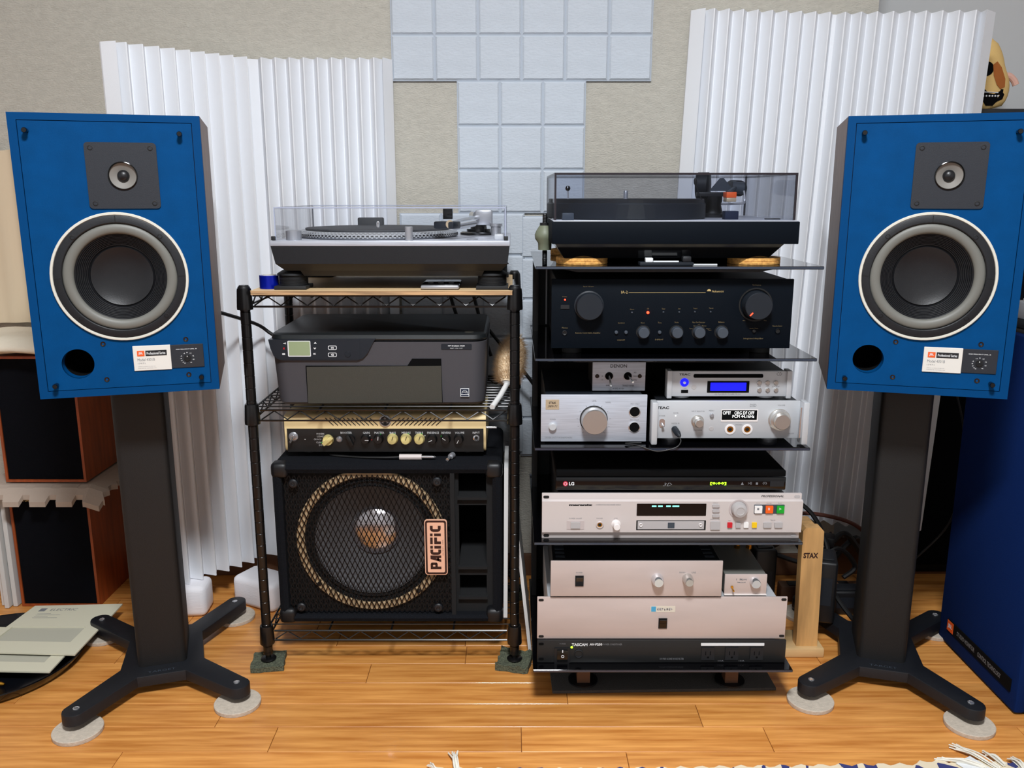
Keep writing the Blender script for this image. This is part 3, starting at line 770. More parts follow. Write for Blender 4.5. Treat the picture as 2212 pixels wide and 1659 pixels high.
# feather duster
t = thing('duster', 'fluffy tan duster with white handle leaning beside the printer', 'duster', (-.012, 1.68, MZ+.006), world=True)
x0, z0 = at(1063, 886, 1.668); x1, z1 = at(1096, 828, 1.75)
MB().tube([(x0, 1.668, z0+.006), (x0+(x1-x0)*.5, 1.71, (z0+z1)/2), (x1, 1.75, z1)], .0058, 12).build('handle', 'white_plastic', t)
ca, cb = Vector((x1, 1.75, z1)), Vector((.002, 1.80, .655))
ax = (cb-ca).normalized()
MB().lathe([(.004, -.006), (.016, .004), (.012, .01), (.001, .012)], ca, ax, 20).build('collar', 'white_plastic', t)
core = MB().lathe([(.014, 0), (.024, .02), (.027, .05), (.024, .085), (.012, .105), (.001, .108)], ca, ax, 20).build('head', 'duster', t)
fz = MB(); rr = random.Random(3); u = ax.orthogonal().normalized(); w_ = ax.cross(u)
for k in range(5200):
    h = rr.uniform(.002, .108); a = rr.uniform(0, 2*PI); r = .030*math.sin(PI*min(1, (h+.02)/.135))**.7
    d = (u*math.cos(a)+w_*math.sin(a)); p = ca+ax*h+d*r*.8
    q = p+(d+ax*rr.uniform(-.2, .6)+Vector((rr.uniform(-.3, .3), rr.uniform(-.3, .3), rr.uniform(-.3, .3)))).normalized()*rr.uniform(.010, .020)
    sdir = ax.cross(d)*.0005
    fz.add([p-sdir, p+sdir, q], [(0, 1, 2)])
tag(fz.build('fluff', 'duster', core, False), kind='stuff')

# ================================================================== cream amp head and bass cabinet on the bottom shelf
CZ = .078+.0026+.0004
CX0, CX1, CY0, CY1 = -.497, -.0205, 1.690, 1.985
CTOP = .4385
t = thing('bass_cabinet', 'black carpeted bass speaker cabinet with diamond mesh grille on the bottom shelf', 'loudspeaker', (-.2588, 1.84, CZ), world=True)
fx0, fx1, fz0, fz1 = CX0+.020, CX1-.020, CZ+.018, CTOP-.022
# carpeted shell: rounded box with an open front
def rr2(x0, x1, z0, z1, r): return rrect((x0+x1)/2, (z0+z1)/2, x1-x0, z1-z0, r, 4)
def shell(layers):
    n = len(layers[0][0]); vs = []; fs = []
    for poly, y in layers: vs += [(x, y, z) for x, z in poly]
    for k in range(len(layers)-1): fs += [(k*n+i, k*n+(i+1) % n, (k+1)*n+(i+1) % n, (k+1)*n+i) for i in range(n)]
    return vs, fs, n
vs, fs, n = shell([(rr2(fx0, fx1, fz0, fz1, .004), CY0+.05), (rr2(fx0, fx1, fz0, fz1, .004), CY0+.006), (rr2(CX0+.012, CX1-.012, CZ+.012, CTOP-.012, .010), CY0),
     (rr2(CX0+.004, CX1-.004, CZ+.004, CTOP-.004, .012), CY0+.003), (rr2(CX0, CX1, CZ, CTOP, .014), CY0+.012), (rr2(CX0, CX1, CZ, CTOP, .014), CY1-.01), (rr2(CX0+.008, CX1-.008, CZ+.008, CTOP-.008, .01), CY1)])
MB().add(vs, fs+[tuple(6*n+i for i in range(n))]).build('carpeted_shell', 'carpet_black', t)
px0, px1 = at(990, 1100, CY0+.01)[0], at(1050, 1100, CY0+.01)[0]
gr1 = at(972, 1100, CY0+.01)[0]
hz = [(at(1000, a, CY0+.01)[1], at(1000, b_, CY0+.01)[1]) for a, b_ in ((1075, 1025), (1225, 1095), (1290, 1247))]
holes = [[(px0, a), (px1, a), (px1, b_), (px0, b_)] for a, b_ in hz]
wc = at(803, 1166, CY0+.02); WR = .158
MB().plate([(fx0, fz0), (fx1, fz0), (fx1, fz1), (fx0, fz1)], holes+[circ(wc[0], wc[1], WR-.014, 64)], CY0+.022, CY0+.034).build('baffle', 'cab_inner', t, False)
MB().box(gr1+.001, gr1+.010, CY0+.006, CY0+.022, fz0, fz1).build('divider', 'cab_inner', t, False)
for a, b_ in hz:
    MB().box(px0-.002, px1+.002, CY0+.012, CY0+.30*.7, a-.006, a-.0005).build('port_shelf', 'cab_inner', t, False)
MB().box(px0-.03, px1+.012, CY0+.22, CY0+.224, fz0, fz1).build('port_back', 'matte_black', t, False)
wo = MB().lathe([(WR, .0), (WR, .006), (WR-.002, .008), (WR-.015, .008), (WR-.017, .006), (WR-.017, .0)], (wc[0], CY0+.022, wc[1]), n=72).build('gasket_ring', 'gasket', t)
for k in range(4):
    a = PI/4*.9+k*PI/2; MB().knob(wc[0]+(WR-.0085)*math.cos(a), CY0+.0145, wc[1]+(WR-.0085)*math.sin(a), .005, .003, .0008, 12).build('bolt', 'black', wo)
MB().lathe([(WR-.016, .004), (WR-.020, .002), (WR-.024, -.004), (WR-.028, .001), (WR-.034, -.004), (WR-.038, .0)], (wc[0], CY0+.022, wc[1]), n=72).build('surround', 'cab_inner', t)
MB().lathe([(WR-.037, 0), (.10, -.018), (.075, -.036), (.050, -.058)], (wc[0], CY0+.022, wc[1]-.002), n=72).build('cone', 'cone_paper', t)
MB().lathe([(.052, -.058), (.0515, -.050), (.046, -.0455), (.034, -.0405), (.018, -.0370), (1e-4, -.036)], (wc[0], CY0+.022, wc[1]-.002), n=64).build('dust_cap', 'dust_cap', t)
# expanded metal grille: two families of slanted strands
gm = MB(); gx0, gx1, gz0, gz1 = fx0+.004, gr1, fz0+.006, fz1-.004
cw, ch = .0108, .0236; yy = CY0+.0085
for fam in (1, -1):
    c_ = -60
    while c_ < 140:
        # x = gx0 + c*cw + fam*(z-gz0)*cw/ch
        x_a = gx0+c_*cw; s_ = fam*cw/ch
        za, zb = gz0, gz1
        if s_ > 0: za = max(za, gz0+(gx0-x_a)/s_); zb = min(zb, gz0+(gx1-x_a)/s_)
        else: za = max(za, gz0+(gx1-x_a)/s_); zb = min(zb, gz0+(gx0-x_a)/s_)
        if zb-za > .004:
            p = Vector((x_a+s_*(za-gz0), yy, za)); q = Vector((x_a+s_*(zb-gz0), yy, zb)); d = (q-p).normalized(); nn = Vector((d.z, 0, -d.x))*.0009; k = Vector((0, .0007, 0))
            gm.add([p-nn-k, p+nn-k, q+nn-k, q-nn-k, p-nn+k, p+nn+k, q+nn+k, q-nn+k], [(0, 1, 2, 3), (4, 7, 6, 5), (0, 4, 5, 1), (2, 6, 7, 3), (0, 3, 7, 4), (1, 5, 6, 2)])
        c_ += 1
gl = gm.build('grille', 'grille_metal', t, False)
for px, py in ((633, 1045), (944, 1041), (651, 1312), (947, 1313)):
    x, z_ = at(px, py, CY0+.005)
    MB().lathe([(.0095, -.002), (.0095, .002), (.0075, .004), (.004, .0045), (.003, .003), (1e-4, .003)], (x, CY0+.0065, z_), n=24).build('grille_bolt', 'satin_black', gl)
x, z_ = at(942, 1182, CY0+.004)
bd = MB().prism(rrect(x, z_, .0475, .1235, .006), CY0+.0025, CY0+.0062).build('badge', 'badge_copper', t, False)
MB().plate(rrect(x, z_, .0440, .1200, .005), [rrect(x, z_, .0365, .1125, .003)], CY0+.0018, CY0+.0026).build('badge_border', 'badge_dark', bd, False)
m = MB()
for a_ in (([(0, 0), (.055, 0), (.055, 1), (0, 1)]), ([(.05, .78), (.11, .78), (.15, .9), (.12, 1), (.05, 1)]), ([(.05, .34), (.12, .34), (.15, .44), (.11, .56), (.05, .56)]), ([(.098, .5), (.15, .42), (.15, .92), (.098, .84)]),
           ([(.165, 0), (.222, 0), (.262, .62), (.262, 1), (.235, 1)]), ([(.262, 0), (.315, 0), (.315, 1), (.262, 1)]), ([(.19, .2), (.27, .2), (.27, .38), (.20, .38)]),
           ([(.385, .74), (.452, .74), (.452, 1), (.385, 1), (.345, .9), (.38, .8)]), ([(.385, 0), (.452, 0), (.452, .26), (.385, .26), (.345, .1)]), ([(.330, .3), (.345, .1), (.388, .25), (.388, .75), (.345, .9), (.330, .7)]),
           ([(.477, 0), (.538, 0), (.538, .62), (.477, .62)]), ([(.477, .76), (.538, .76), (.538, 1), (.477, 1)]),
           ([(.58, 0), (.64, 0), (.64, .62), (.58, .62)]), ([(.64, .36), (.73, .36), (.73, .62), (.64, .62)]), ([(.58, .76), (.73, .76), (.73, 1), (.58, 1)]),
           ([(.762, 0), (.822, 0), (.822, .62), (.762, .62)]), ([(.762, .76), (.822, .76), (.822, 1), (.762, 1)]),
           ([(.92, .74), (1, .74), (1, 1), (.92, 1), (.88, .9), (.915, .8)]), ([(.92, 0), (1, 0), (1, .26), (.92, .26), (.88, .1)]), ([(.860, .3), (.88, .1), (.922, .25), (.922, .75), (.88, .9), (.860, .7)])):
    m.prism([(-.0485+.097*u, -.0105+.0225*v) for u, v in a_], -.0004, .0002)
strokes(m, -.018, .018, -.0152, -.0138, 0, 15, 4)
m.move(Matrix.Translation((x, CY0+.0024, z_)) @ Matrix.Rotation(-PI/2, 4, 'Y')); m.build('badge_lettering', 'badge_dark', bd, False)
for sx, x in ((1, CX0), (-1, CX1)):
    for sz, z_ in ((-1, CTOP), (1, CZ)):
        m = MB().bbox(0, .036, 0, .034, 0, .034, .010, 3)
        m.v = [(x-.0012*sx+sx*v[0], CY0-.0012+v[1], z_-.0012*sz+sz*v[2]) for v in m.v]
        # keep only the outer skin near the corner
        m.build('corner_protector', 'black_plastic', t)

HZ = CTOP+.0003
HX0, HX1, HY0, HY1 = -.475, -.0545, 1.735, 1.93
t = thing('amp_head', 'cream guitar amp head with black knob panel sitting on the bass cabinet', 'amplifier', ((HX0+HX1)/2, 1.83, HZ), world=True)
for x in (HX0+.04, HX1-.04):
    for y in (HY0+.04, HY1-.03): MB().cyl((x, y, HZ), (x, y, HZ+.0125), .009, n=16).build('foot', 'rubber', t)
zp = at(830, 926, HY0)[1]; zb_ = HZ+.012; ztp = .5305
poly = rrect((HY0+HY1)/2, (zb_+ztp)/2, HY1-HY0, ztp-zb_, .012, 4)
cs = MB().prism(poly, HX0, HX1, 'yz').build('case', 'cream', t)
MB().box(HX0+.005, HX1-.005, HY0-.001, HY0+.02, zb_+.0005, zp).build('control_panel', 'amp_panel', t, False)
pa = t
def H_(px, py): return at(px, py, HY0-.001)
# slanted vent slots either side of the round emblem
def slot(xa, za, xb, zb2):
    m = MB().tube([(xa, HY0-.0003, za), (xb, HY0-.0003, zb2)], .0009, 5); return m
for k in range(11):
    a = H_(702+k*9.6, 903); c_ = H_(702+k*9.6+18, 919); slot(a[0], a[1], c_[0], c_[1]).build('vent_slot', 'black', cs)
    a = H_(962-k*9.6, 903); c_ = H_(962-k*9.6-18, 919); a = H_(864+k*9.6, 903); c_ = H_(864+k*9.6-18, 919); slot(a[0], a[1], c_[0], c_[1]).build('vent_slot', 'black', cs)
x, z_ = H_(832, 909)
em = MB().lathe([(.0122, -.001), (.0122, .003), (.0105, .0034), (.0100, .0022), (1e-4, .0022)], (x, HY0, z_), n=32).build('emblem', 'steel', cs)
MB().lathe([(.0098, .0023), (.0098, .0026), (1e-4, .0026)], (x, HY0, z_), n=32).build('emblem_disc', 'black', em)
m = MB()
for k in range(3):
    a = PI/2+k*2*PI/3
    q = MB().box(-.0005, .0005, -.0003, .0003, .0, .0085).move(Matrix.Translation((x, HY0-.003, z_)) @ Matrix.Rotation(-a+PI/2, 4, 'Y')); m.add(q.v, q.f)
    q = MB().box(-.0028, .0028, -.0003, .0003, .0055, .0063).move(Matrix.Translation((x, HY0-.003, z_)) @ Matrix.Rotation(-a+PI/2, 4, 'Y')); m.add(q.v, q.f)
m.build('emblem_mark', 'steel', em, False)
def knobA(px, py, r, mat, ang, ptr='print_white'):
    x, z_ = H_(px, py)
    k = MB().lathe([(r*1.08, 0), (r, .004), (r*.86, .0105), (r*.80, .0115), (1e-4, .0115)], (x, HY0-.001, z_), n=24).build('knob', mat, t)
    q = MB().box(-.0006, .0006, -.0004, .0004, .0, r*.8).move(Matrix.Translation((x, HY0-.0128, z_)) @ Matrix.Rotation(math.radians(ang), 4, 'Y')); q.build('pointer', ptr, k, False)
for px, mat, ang in ((790, 'black_plastic', 90), (818, 'black_plastic', 5), (934, 'black_plastic', -115), (963, 'black_plastic', -55), (991, 'black_plastic', 205)): knobA(px, 948, .0098, mat, ang)
for px in (848, 877, 906): knobA(px, 948, .0108, 'cream_knob', 20, 'print_black')
x, z_ = H_(709, 950)
k = MB().lathe([(.0115, 0), (.0105, .006), (.010, .009), (1e-4, .009)], (x, HY0-.001, z_), n=24).build('selector_knob', 'cream_knob', t)
MB().bbox(-.004, .004, -.008, 0, -.011, .014, .001).move(Matrix.Translation((x, HY0-.008, z_)) @ Matrix.Rotation(math.radians(50), 4, 'Y')).build('selector_bar', 'cream_knob', k)
x, z_ = H_(757, 949)
k = MB().lathe([(.0100, 0), (.0095, .006), (1e-4, .006)], (x, HY0-.001, z_), n=24).build('booster_knob', 'black_plastic', t)
MB().bbox(-.004, .004, -.008, 0, -.012, .012, .001).move(Matrix.Translation((x, HY0-.006, z_)) @ Matrix.Rotation(math.radians(-25), 4, 'Y')).build('knob_bar', 'black', k)
for px, py, r in ((634, 943, .0098), (733, 949, .0066)):
    x, z_ = H_(px, py); k = MB().lathe([(r, 0), (r, .0016), (r*.7, .0035), (r*.45, .0035), (r*.4, .006), (1e-4, .006)], (x, HY0-.001, z_), n=20).build('toggle_nut', 'steel', t)
    if r > .008: MB().tube([(x, HY0-.005, z_), (x-.004, HY0-.018, z_-.009)], .0022, 8).build('toggle_lever', 'chrome', k)
x, z_ = H_(1029, 946); MB().lathe([(.0068, 0), (.0068, .002), (.0045, .003), (.0035, .002), (.0035, -.004), (1e-4, -.004)], (x, HY0-.001, z_), n=20).build('input_jack', 'chrome', t)
m = MB()
for s_, a, c_ in (('BOOSTER', 736, 760), ('GAIN', 784, 798), ('MASTER', 809, 830), ('BASS', 842, 855), ('MIDDLE', 868, 887), ('TREBLE', 897, 914), ('PRESENCE', 923, 948), ('REVERB', 954, 974), ('VOLUME', 983, 1003), ('INPUT', 1021, 1036)):
    p0 = H_(a, 937); p1 = H_(c_, 932.5); m.text(s_, p0[0], p1[0], p0[1], p1[1], HY0-.0012, res=1)
for s_, py, a in (('MODERN', 937, 684), ('LEAD', 942.5, 685), ('CRUNCH', 949, 678), ('CLEAN', 955.5, 683), ('SOLO', 961.5, 689)):
    p0 = H_(a, py+1.8); p1 = H_(a+16, py-1.8); m.text(s_, p0[0], p1[0], p0[1], p1[1], HY0-.0012, res=1)
m.build('lettering', 'print_white', t, False)
for px, py, mt in ((803, 950, 'btn_red'), (695, 956, 'btn_green'), (852, 937, 'btn_green'), (882, 937, 'btn_green'), (911, 937, 'btn_green'), (925, 953, 'btn_green'), (953, 942, 'btn_green'), (822, 938, 'btn_green'), (799, 941, 'print_white'), (918, 941, 'print_white'), (659, 949, 'print_white')):
    x, z_ = H_(px, py); MB().knob(x, HY0-.001, z_, .0013, .0006, .0002, 10).build('marker_dot', mt, t)
x, z_ = H_(1053, 929); MB().cyl((HX1-.001, HY0+.02, z_), (HX1+.022, HY0+.02, z_), .003, n=12).build('carry_bar', 'chrome', t)

# loose plugs on top of the cabinet
t = thing('jack_plug_cable', 'silver jack plug on a black cable lying on the bass cabinet', 'cable', (-.21, 1.712, CTOP), world=True)
yq = 1.7165; zq = CTOP+.0068
xa, xb, xc, xd = [at(p, 987, yq)[0] for p in (863, 911, 935, 942)]
MB().cyl((xa, yq, zq), (xb, yq, zq), .0064, n=20).build('plug_shell', 'champagne', t)
MB().lathe([(.0030, 0), (.0030, xc-xb), (.0018, xc-xb+.001), (.0030, xc-xb+.0025), (.0005, xd-xb)], (xb, yq, zq), (1, 0, 0), 16).build('plug_tip', 'chrome', t)
MB().tube(smooth_path([(xa, yq, zq), (xa-.035, yq+.002, zq-.002), (xa-.09, yq+.012, zq-.004), (xa-.15, yq+.03, zq-.004), (xa-.10, yq+.06, zq-.004), (xa+.0, yq+.05, zq-.004)]), .0026, 8).build('cord', 'cable', t)
t = thing('loose_jack_plug', 'short silver plug lying at an angle on the bass cabinet', 'plug', (-.1, 1.72, CTOP), world=True)
xa, za = at(978, 977, 1.73); xb, zb_ = at(966, 990, 1.705)
MB().cyl((xa, 1.73, CTOP+.007), (xa-.004, 1.720, CTOP+.0068), .0065, .0060, n=16).build('collar', 'steel', t)
MB().cyl((xa-.004, 1.720, CTOP+.0066), (xb, 1.704, CTOP+.0042), .0034, n=12).build('pin', 'chrome', t)

# white boards leaning in the gap between the racks
t = MB().box(0, .0085, 0, .16, 0, .34).build('white_panel', 'white_plastic', None, False)
t.location = (-.0185, 1.715, CZ+.001); t.rotation_euler = (0, math.radians(0.4), 0)
tag(t, 'thin white board standing upright between the bass cabinet and the rack post', 'board')
t = MB().box(0, .007, 0, .20, 0, .36).build('white_panel', 'white_plastic', None, False)
t.location = (.036, 1.712, .0015); t.rotation_euler = (0, math.radians(-6.0), 0)
tag(t, 'white board leaning slanted beside the right post of the wire rack', 'board')
# cables behind the printer
for k, (pts, lb) in enumerate((
    ([(-.47, 2.03, .62), (-.56, 2.02, .65), (-.60, 1.99, .685), (-.66, 1.80, .75)], 'black cable running from the left speaker to behind the printer'),
    ([(-.10, 2.05, .775), (-.085, 2.045, .72), (-.07, 2.04, .66), (-.05, 2.03, .60)], 'black cable dropping down the wall behind the right half of the printer'),
    ([(-.155, 2.05, .775), (-.14, 2.045, .72), (-.12, 2.04, .66), (-.10, 2.03, .60)], 'black cable dropping behind the printer, left of two others'),
    ([(-.055, 2.05, .66), (-.02, 2.03, .62), (.02, 2.02, .575), (.06, 2.02, .52), (.09, 2.02, .46)], 'black cable drooping behind the fluffy duster'))):
    tag(MB().tube(smooth_path(pts), .0042, 8).build('cable', 'cable'), lb, 'cable', 'cables behind the wire rack')

# ================================================================== glass rack
GX0, GX1, GY0, GY1 = .0405, .5375, 1.490, 1.89
GT = [.8580, .6968, .5330, .3512, .0908]      # top faces of the five panes
t = thing('glass_rack', 'black rack with five smoked glass shelves holding the hi-fi components', 'rack', (.289, 1.69, 0), world=True)
for k, z_ in enumerate(GT):
    g_ = MB().bbox(GX0, GX1, GY0, GY1, z_-.0055, z_, .0008, 1).build('glass_shelf', 'smoke_glass', t)
    MB().box(GX0+.001, GX1-.001, GY0-.0004, GY0+.0005, z_-.0046, z_-.0008).build('glass_edge', 'glass_edge', g_, False)
    if k < 4:
        m = MB().prism([(.08, z_-.0057), (.47, z_-.0057), (.435, z_-.0125), (.115, z_-.0125)], GY0+.03, GY1-.05); m.build('shelf_bracket', 'satin_black', t, False)
cl = MB()
MB().box(.045, .055, GY1-.09, GY1-.01, .092, .851).build('upright', 'black', t, False)
MB().box(.085, .46, GY1+.003, GY1+.03, .092, .851).build('back_column', 'black', t, False)
MB().box(.055, .085, GY1-.004, GY1+.028, .092, .851).build('back_flank', 'satin_black', t, False)
MB().box(.0735, .0765, GY1-.012, GY1-.0045, .70, .851).build('pale_strip', 'alu_pale', t, False)  # narrow pale upright strip just before the back flank
for x in (.145, .445):
    lg = MB().box(x-.013, x+.013, 1.575, 1.605, .0085, .0848).build('leg', 'rack_leg', t, False)
    MB().box(x-.013, x+.013, 1.83, 1.87, .0085, .0848).build('leg', 'rack_leg', t, False)
    MB().lathe([(.030, .0078), (.030, .011), (.001, .011)], (x, 1.59, 0), (0, 0, 1), 28).build('leg_disc', 'satin_black', lg)
o = MB().bbox(-.226, .226, -.17, .17, 0, .0065, .001).build('floor_mat', 'mat_dark'); o.location = (.303, 1.728, .0005); o.rotation_euler.z = math.radians(1.4)
tag(o, 'dark grey mat on the floor under the glass rack', 'mat')

def dev(name, label, cat, y, px0, px1, pyt, pyb, base, depth, face_mat, body_mat, thick=.006, inset=.008, bev=.0012, face='front_panel', x0=None, x1=None, z0=None, z1=None):
    a = at(px0, pyb, y); c = at(px1, pyt, y)
    x0 = a[0] if x0 is None else x0; x1 = c[0] if x1 is None else x1; z0 = a[1] if z0 is None else z0; z1 = c[1] if z1 is None else z1
    t = thing(name, label, cat, ((x0+x1)/2, y+depth/2, base), world=True)
    f = MB().bbox(x0, x1, y, y+thick, z0, z1, bev, 2).build(face, face_mat, t)
    MB().bbox(x0+inset, x1-inset, y+thick-.0005, y+depth, z0+.001, z1-.001, .001, 1).build('case', body_mat, t)
    t['_y'] = y
    return t, f, (x0, x1, z0, z1)
def feet(t, xs, y, z0, z1, r=.014, mat='rubber', depth=.2):
    for x in xs:
        for yy in (y+.04, y+depth): MB().cyl((x, yy, z0), (x, yy, z1), r, n=24).build('foot', mat, t)
def P_(t, px, py): return at(px, py, t['_y'])
def lett(t, items, mat, parent=None, res=1, bold=0.0, name='lettering', dy=0.0, shear=0.0):
    m = MB()
    for s_, a, c, p0, p1 in items:
        q0 = P_(t, a, p1); q1 = P_(t, c, p0)
        m.text(s_, q0[0], q1[0], q0[1], q1[1], t['_y']-dy, bold=bold, res=res, shear=shear)
    return m.build(name, mat, parent or t, False)
def disc(t, px, py, r, d, mat, name, parent=None, n=28, b=.0008, dy=0.0, r2=None):
    x, z_ = P_(t, px, py)
    return MB().knob(x, t['_y']-dy, z_, r, d, min(b, d*.5), n, r2).build(name, mat, parent or t)
def ringhole(t, px, py, r, mat, hole, name, parent=None, ri=.6, d=.0022):
    x, z_ = P_(t, px, py)
    o = MB().lathe([(r, 0), (r, d*.7), (r*.85, d), (r*ri, d*.8), (r*ri, .0003)], (x, t['_y'], z_), n=28).build(name, mat, parent or t)
    MB().lathe([(r*ri, .0004), (r*ri*.5, .0004), (1e-4, .0004)], (x, t['_y'], z_), n=24).build('opening', hole, o)
    return o
def rect(t, px0, px1, py0, py1, d, mat, name, parent=None, r=.0006, dy=0.0):
    a = P_(t, px0, py1); c = P_(t, px1, py0)
    return MB().prism(rrect((a[0]+c[0])/2, (a[1]+c[1])/2, c[0]-a[0], c[1]-a[1], r, 3), t['_y']-dy-d, t['_y']-dy+.0004).build(name, mat, parent or t, False)

# ---- black integrated amplifier
t, f, bx = dev('integrated_amplifier', 'wide black amplifier with a large knob at each end, below the black turntable', 'amplifier', 1.52, 1191, 1711, 603, 752, GT[1], .33, 'amp_face', 'satin_black', x0=.0698, x1=.4973, z0=.7095, z1=.8335)
feet(t, (.11, .455), 1.52, GT[1]+.0002, .7105, .018)
x, z_ = P_(t, 1272, 660)
k = MB().lathe([(.0262, 0), (.0262, .003), (.0240, .004), (.0232, .022), (.0222, .0232), (1e-4, .0232)], (x, 1.52, z_), n=48).build('selector_knob', 'knob_dark', t)
x, z_ = P_(t, 1632, 658)
MB().lathe([(.0300, 0), (.0300, .0015), (.0275, .0015), (.0265, .0005)], (x, 1.52, z_), n=48).build('volume_ring', 'black', t)
k = MB().lathe([(.0245, 0), (.0240, .023), (.0230, .0242), (1e-4, .0242)], (x, 1.52, z_), n=48).build('volume_knob', 'knob_dark', t)
q = MB().bbox(-.0009, .0009, -.0004, .0006, -.0225, -.0155, .0002, 1).move(Matrix.Translation((x, 1.4955, z_)) @ Matrix.Rotation(math.radians(42), 4, 'Y')); q.build('volume_pointer', 'led_red', k, False)
for px in (1389, 1461, 1509, 1558): k = disc(t, px, 717, .0104, .014, 'knob_mid', 'small_knob', r2=.0096); x, z_ = P_(t, px, 717); MB().lathe([(.0125, .0001), (.0125, .0006), (.0105, .0006)], (x, 1.52, z_), n=28).build('knob_skirt', 'black', k)
for px in (1331, 1352, 1424.5): disc(t, px, 717.5, .0031, .004, 'knob_mid', 'push_button')
for px, py in ((1365, 675), (1433, 674), (1467, 674), (1501, 673.5), (1535, 673.5)): disc(t, px, py, .0016, .002, 'knob_mid', 'indicator_pin', n=12)
disc(t, 1399.5, 675, .0024, .0025, 'led_red', 'input_light', n=16); disc(t, 1220.5, 647.5, .0014, .0015, 'led_red', 'power_light', n=12)
rect(t, 1211, 1230, 658.5, 667, .0018, 'satin_black', 'power_switch'); ringhole(t, 1219.6, 719, .0044, 'satin_black', 'black', 'phones_jack')
ringhole(t, 1680, 715, .0050, 'amp_face', 'black', 'remote_sensor', ri=.8); disc(t, 1628, 715, .003, .004, 'black', 'mute_button')
lett(t, [('IA-2', 1342, 1356, 628, 634), ('Nakamichi', 1538, 1563, 627, 631.5)], 'print_gold')
a, c = P_(t, 1358, 632.5), P_(t, 1524, 631.7); MB().box(a[0], c[0], 1.5196, 1.5202, a[1], c[1]).build('title_line', 'print_gold', t, False)
x, z_ = P_(t, 1531.5, 629); MB().prism(circ(x, z_, .0036, 16, 0)[:9], 1.5194, 1.5202).build('maker_mark', 'print_gold', t, False)
lett(t, [('Input Selector', 1260, 1283, 617.5, 620.5), ('Power', 1215.5, 1225, 639.5, 642), ('Phones', 1214, 1226.5, 706.5, 709.5), ('Remote Controllable Amplifier', 1243, 1297, 717.5, 721.5),
    ('Phono', 1361, 1370, 667, 669.5), ('CD', 1397.5, 1402, 665.5, 668), ('Tuner', 1429.5, 1437, 665.5, 668.5), ('Aux', 1465, 1470, 665.5, 668), ('Tape1', 1497.5, 1506, 665, 668), ('Tape2', 1531, 1541, 664.5, 667.5),
    ('Speakers', 1335, 1349.5, 696, 699.5), ('Bass', 1384.5, 1392.5, 696, 698.5), ('Tone', 1421, 1429, 695.5, 698.5), ('Treble', 1457, 1466, 695, 698), ('Rec Out Selector', 1496, 1523, 694.5, 698), ('Balance', 1552, 1565, 694, 697.5),
    ('Volume', 1625, 1644, 614, 617), ('Audio Mute', 1619, 1638, 708, 710.5), ('Remote Sensor', 1669, 1690, 702.5, 705.5), ('Integrated Amplifier', 1606, 1649, 729.5, 733.5), ('ON/OFF', 1333, 1350, 733, 736), ('DEFEAT', 1415, 1433, 732, 735),
    ('Min', 1604.5, 1610, 691.5, 693.5), ('Max', 1650, 1656, 691, 693.5), ('Phono', 1516.5, 1526, 702.5, 705), ('CD', 1507, 1512, 700.5, 703), ('Aux', 1498, 1503, 702.5, 705), ('Tape1', 1525, 1534, 709, 711.5), ('Tape', 1529, 1537, 712, 714.5), ('Tuner', 1489, 1497, 708.5, 711)], 'dim_gold')

# ---- smoky turntable on the top pane
t = thing('black_turntable', 'black record player with smoky tinted lid on top of the glass rack', 'turntable', (.28, 1.67, GT[0]), world=True)
BX0, BX1, BY0, BY1 = .0685, .4917, 1.490+.004, 1.85
MB().bbox(BX0, BX1, BY0, BY1, .8955, .9335, .0012).build('plinth', 'amp_face', t)
MB().bbox(BX0+.002, BX1-.002, BY0+.002, BY1-.002, .9332, .9352, .0008).build('top_plate', 'brushed', t)
lb_ = MB().add(*taper(BX0+.006, BX1-.024, BY0+.003, BY1-.01, .8954, 0, BX0+.022, BX1-.045, BY0+.02, BY1-.03, .8705)).build('lower_base', 'gloss_black', t, False)
MB().box(BX0+.03, BX1-.05, 1.63, 1.725, GT[0]+.002, .8706).build('dark_gap_filler', 'matte_black', t, False)  # black block added to keep the open gap under the base dark
KX, KY = .2135, 1.655
pl = MB().lathe([(.140, .9352), (.1465, .936), (.148, .938), (.1475, .962), (.1455, .964), (.02, .964), (1e-4, .964)], (KX, KY, 0), (0, 0, 1), 80).build('platter', 'knob_dark', t)
MB().lathe([(.1445, .964), (.1445, .970), (.143, .971), (.03, .970), (1e-4, .970)], (KX, KY, 0), (0, 0, 1), 72).build('rubber_mat', 'satin_black', pl)
MB().lathe([(.0042, .970), (.0042, .984), (.003, .986), (1e-4, .986)], (KX, KY, 0), (0, 0, 1), 16).build('spindle', 'steel', pl)
MB().lathe([(1e-4, -.0048), (.0034, -.0034), (.0048, 0), (.0034, .0034), (1e-4, .0048)], (.1005, 1.59, .9895), (0, 0, 1), 20).build('cue_ball', 'gloss_black', t)
MB().tube([(.1005, 1.59, .985), (.1015, 1.56, .9352)], .0016, 8).build('cue_stem', 'steel', t)
MB().bbox(.087, .107, 1.515, 1.535, .9352, .9475, .001).build('speed_knob', 'knob_mid', t)
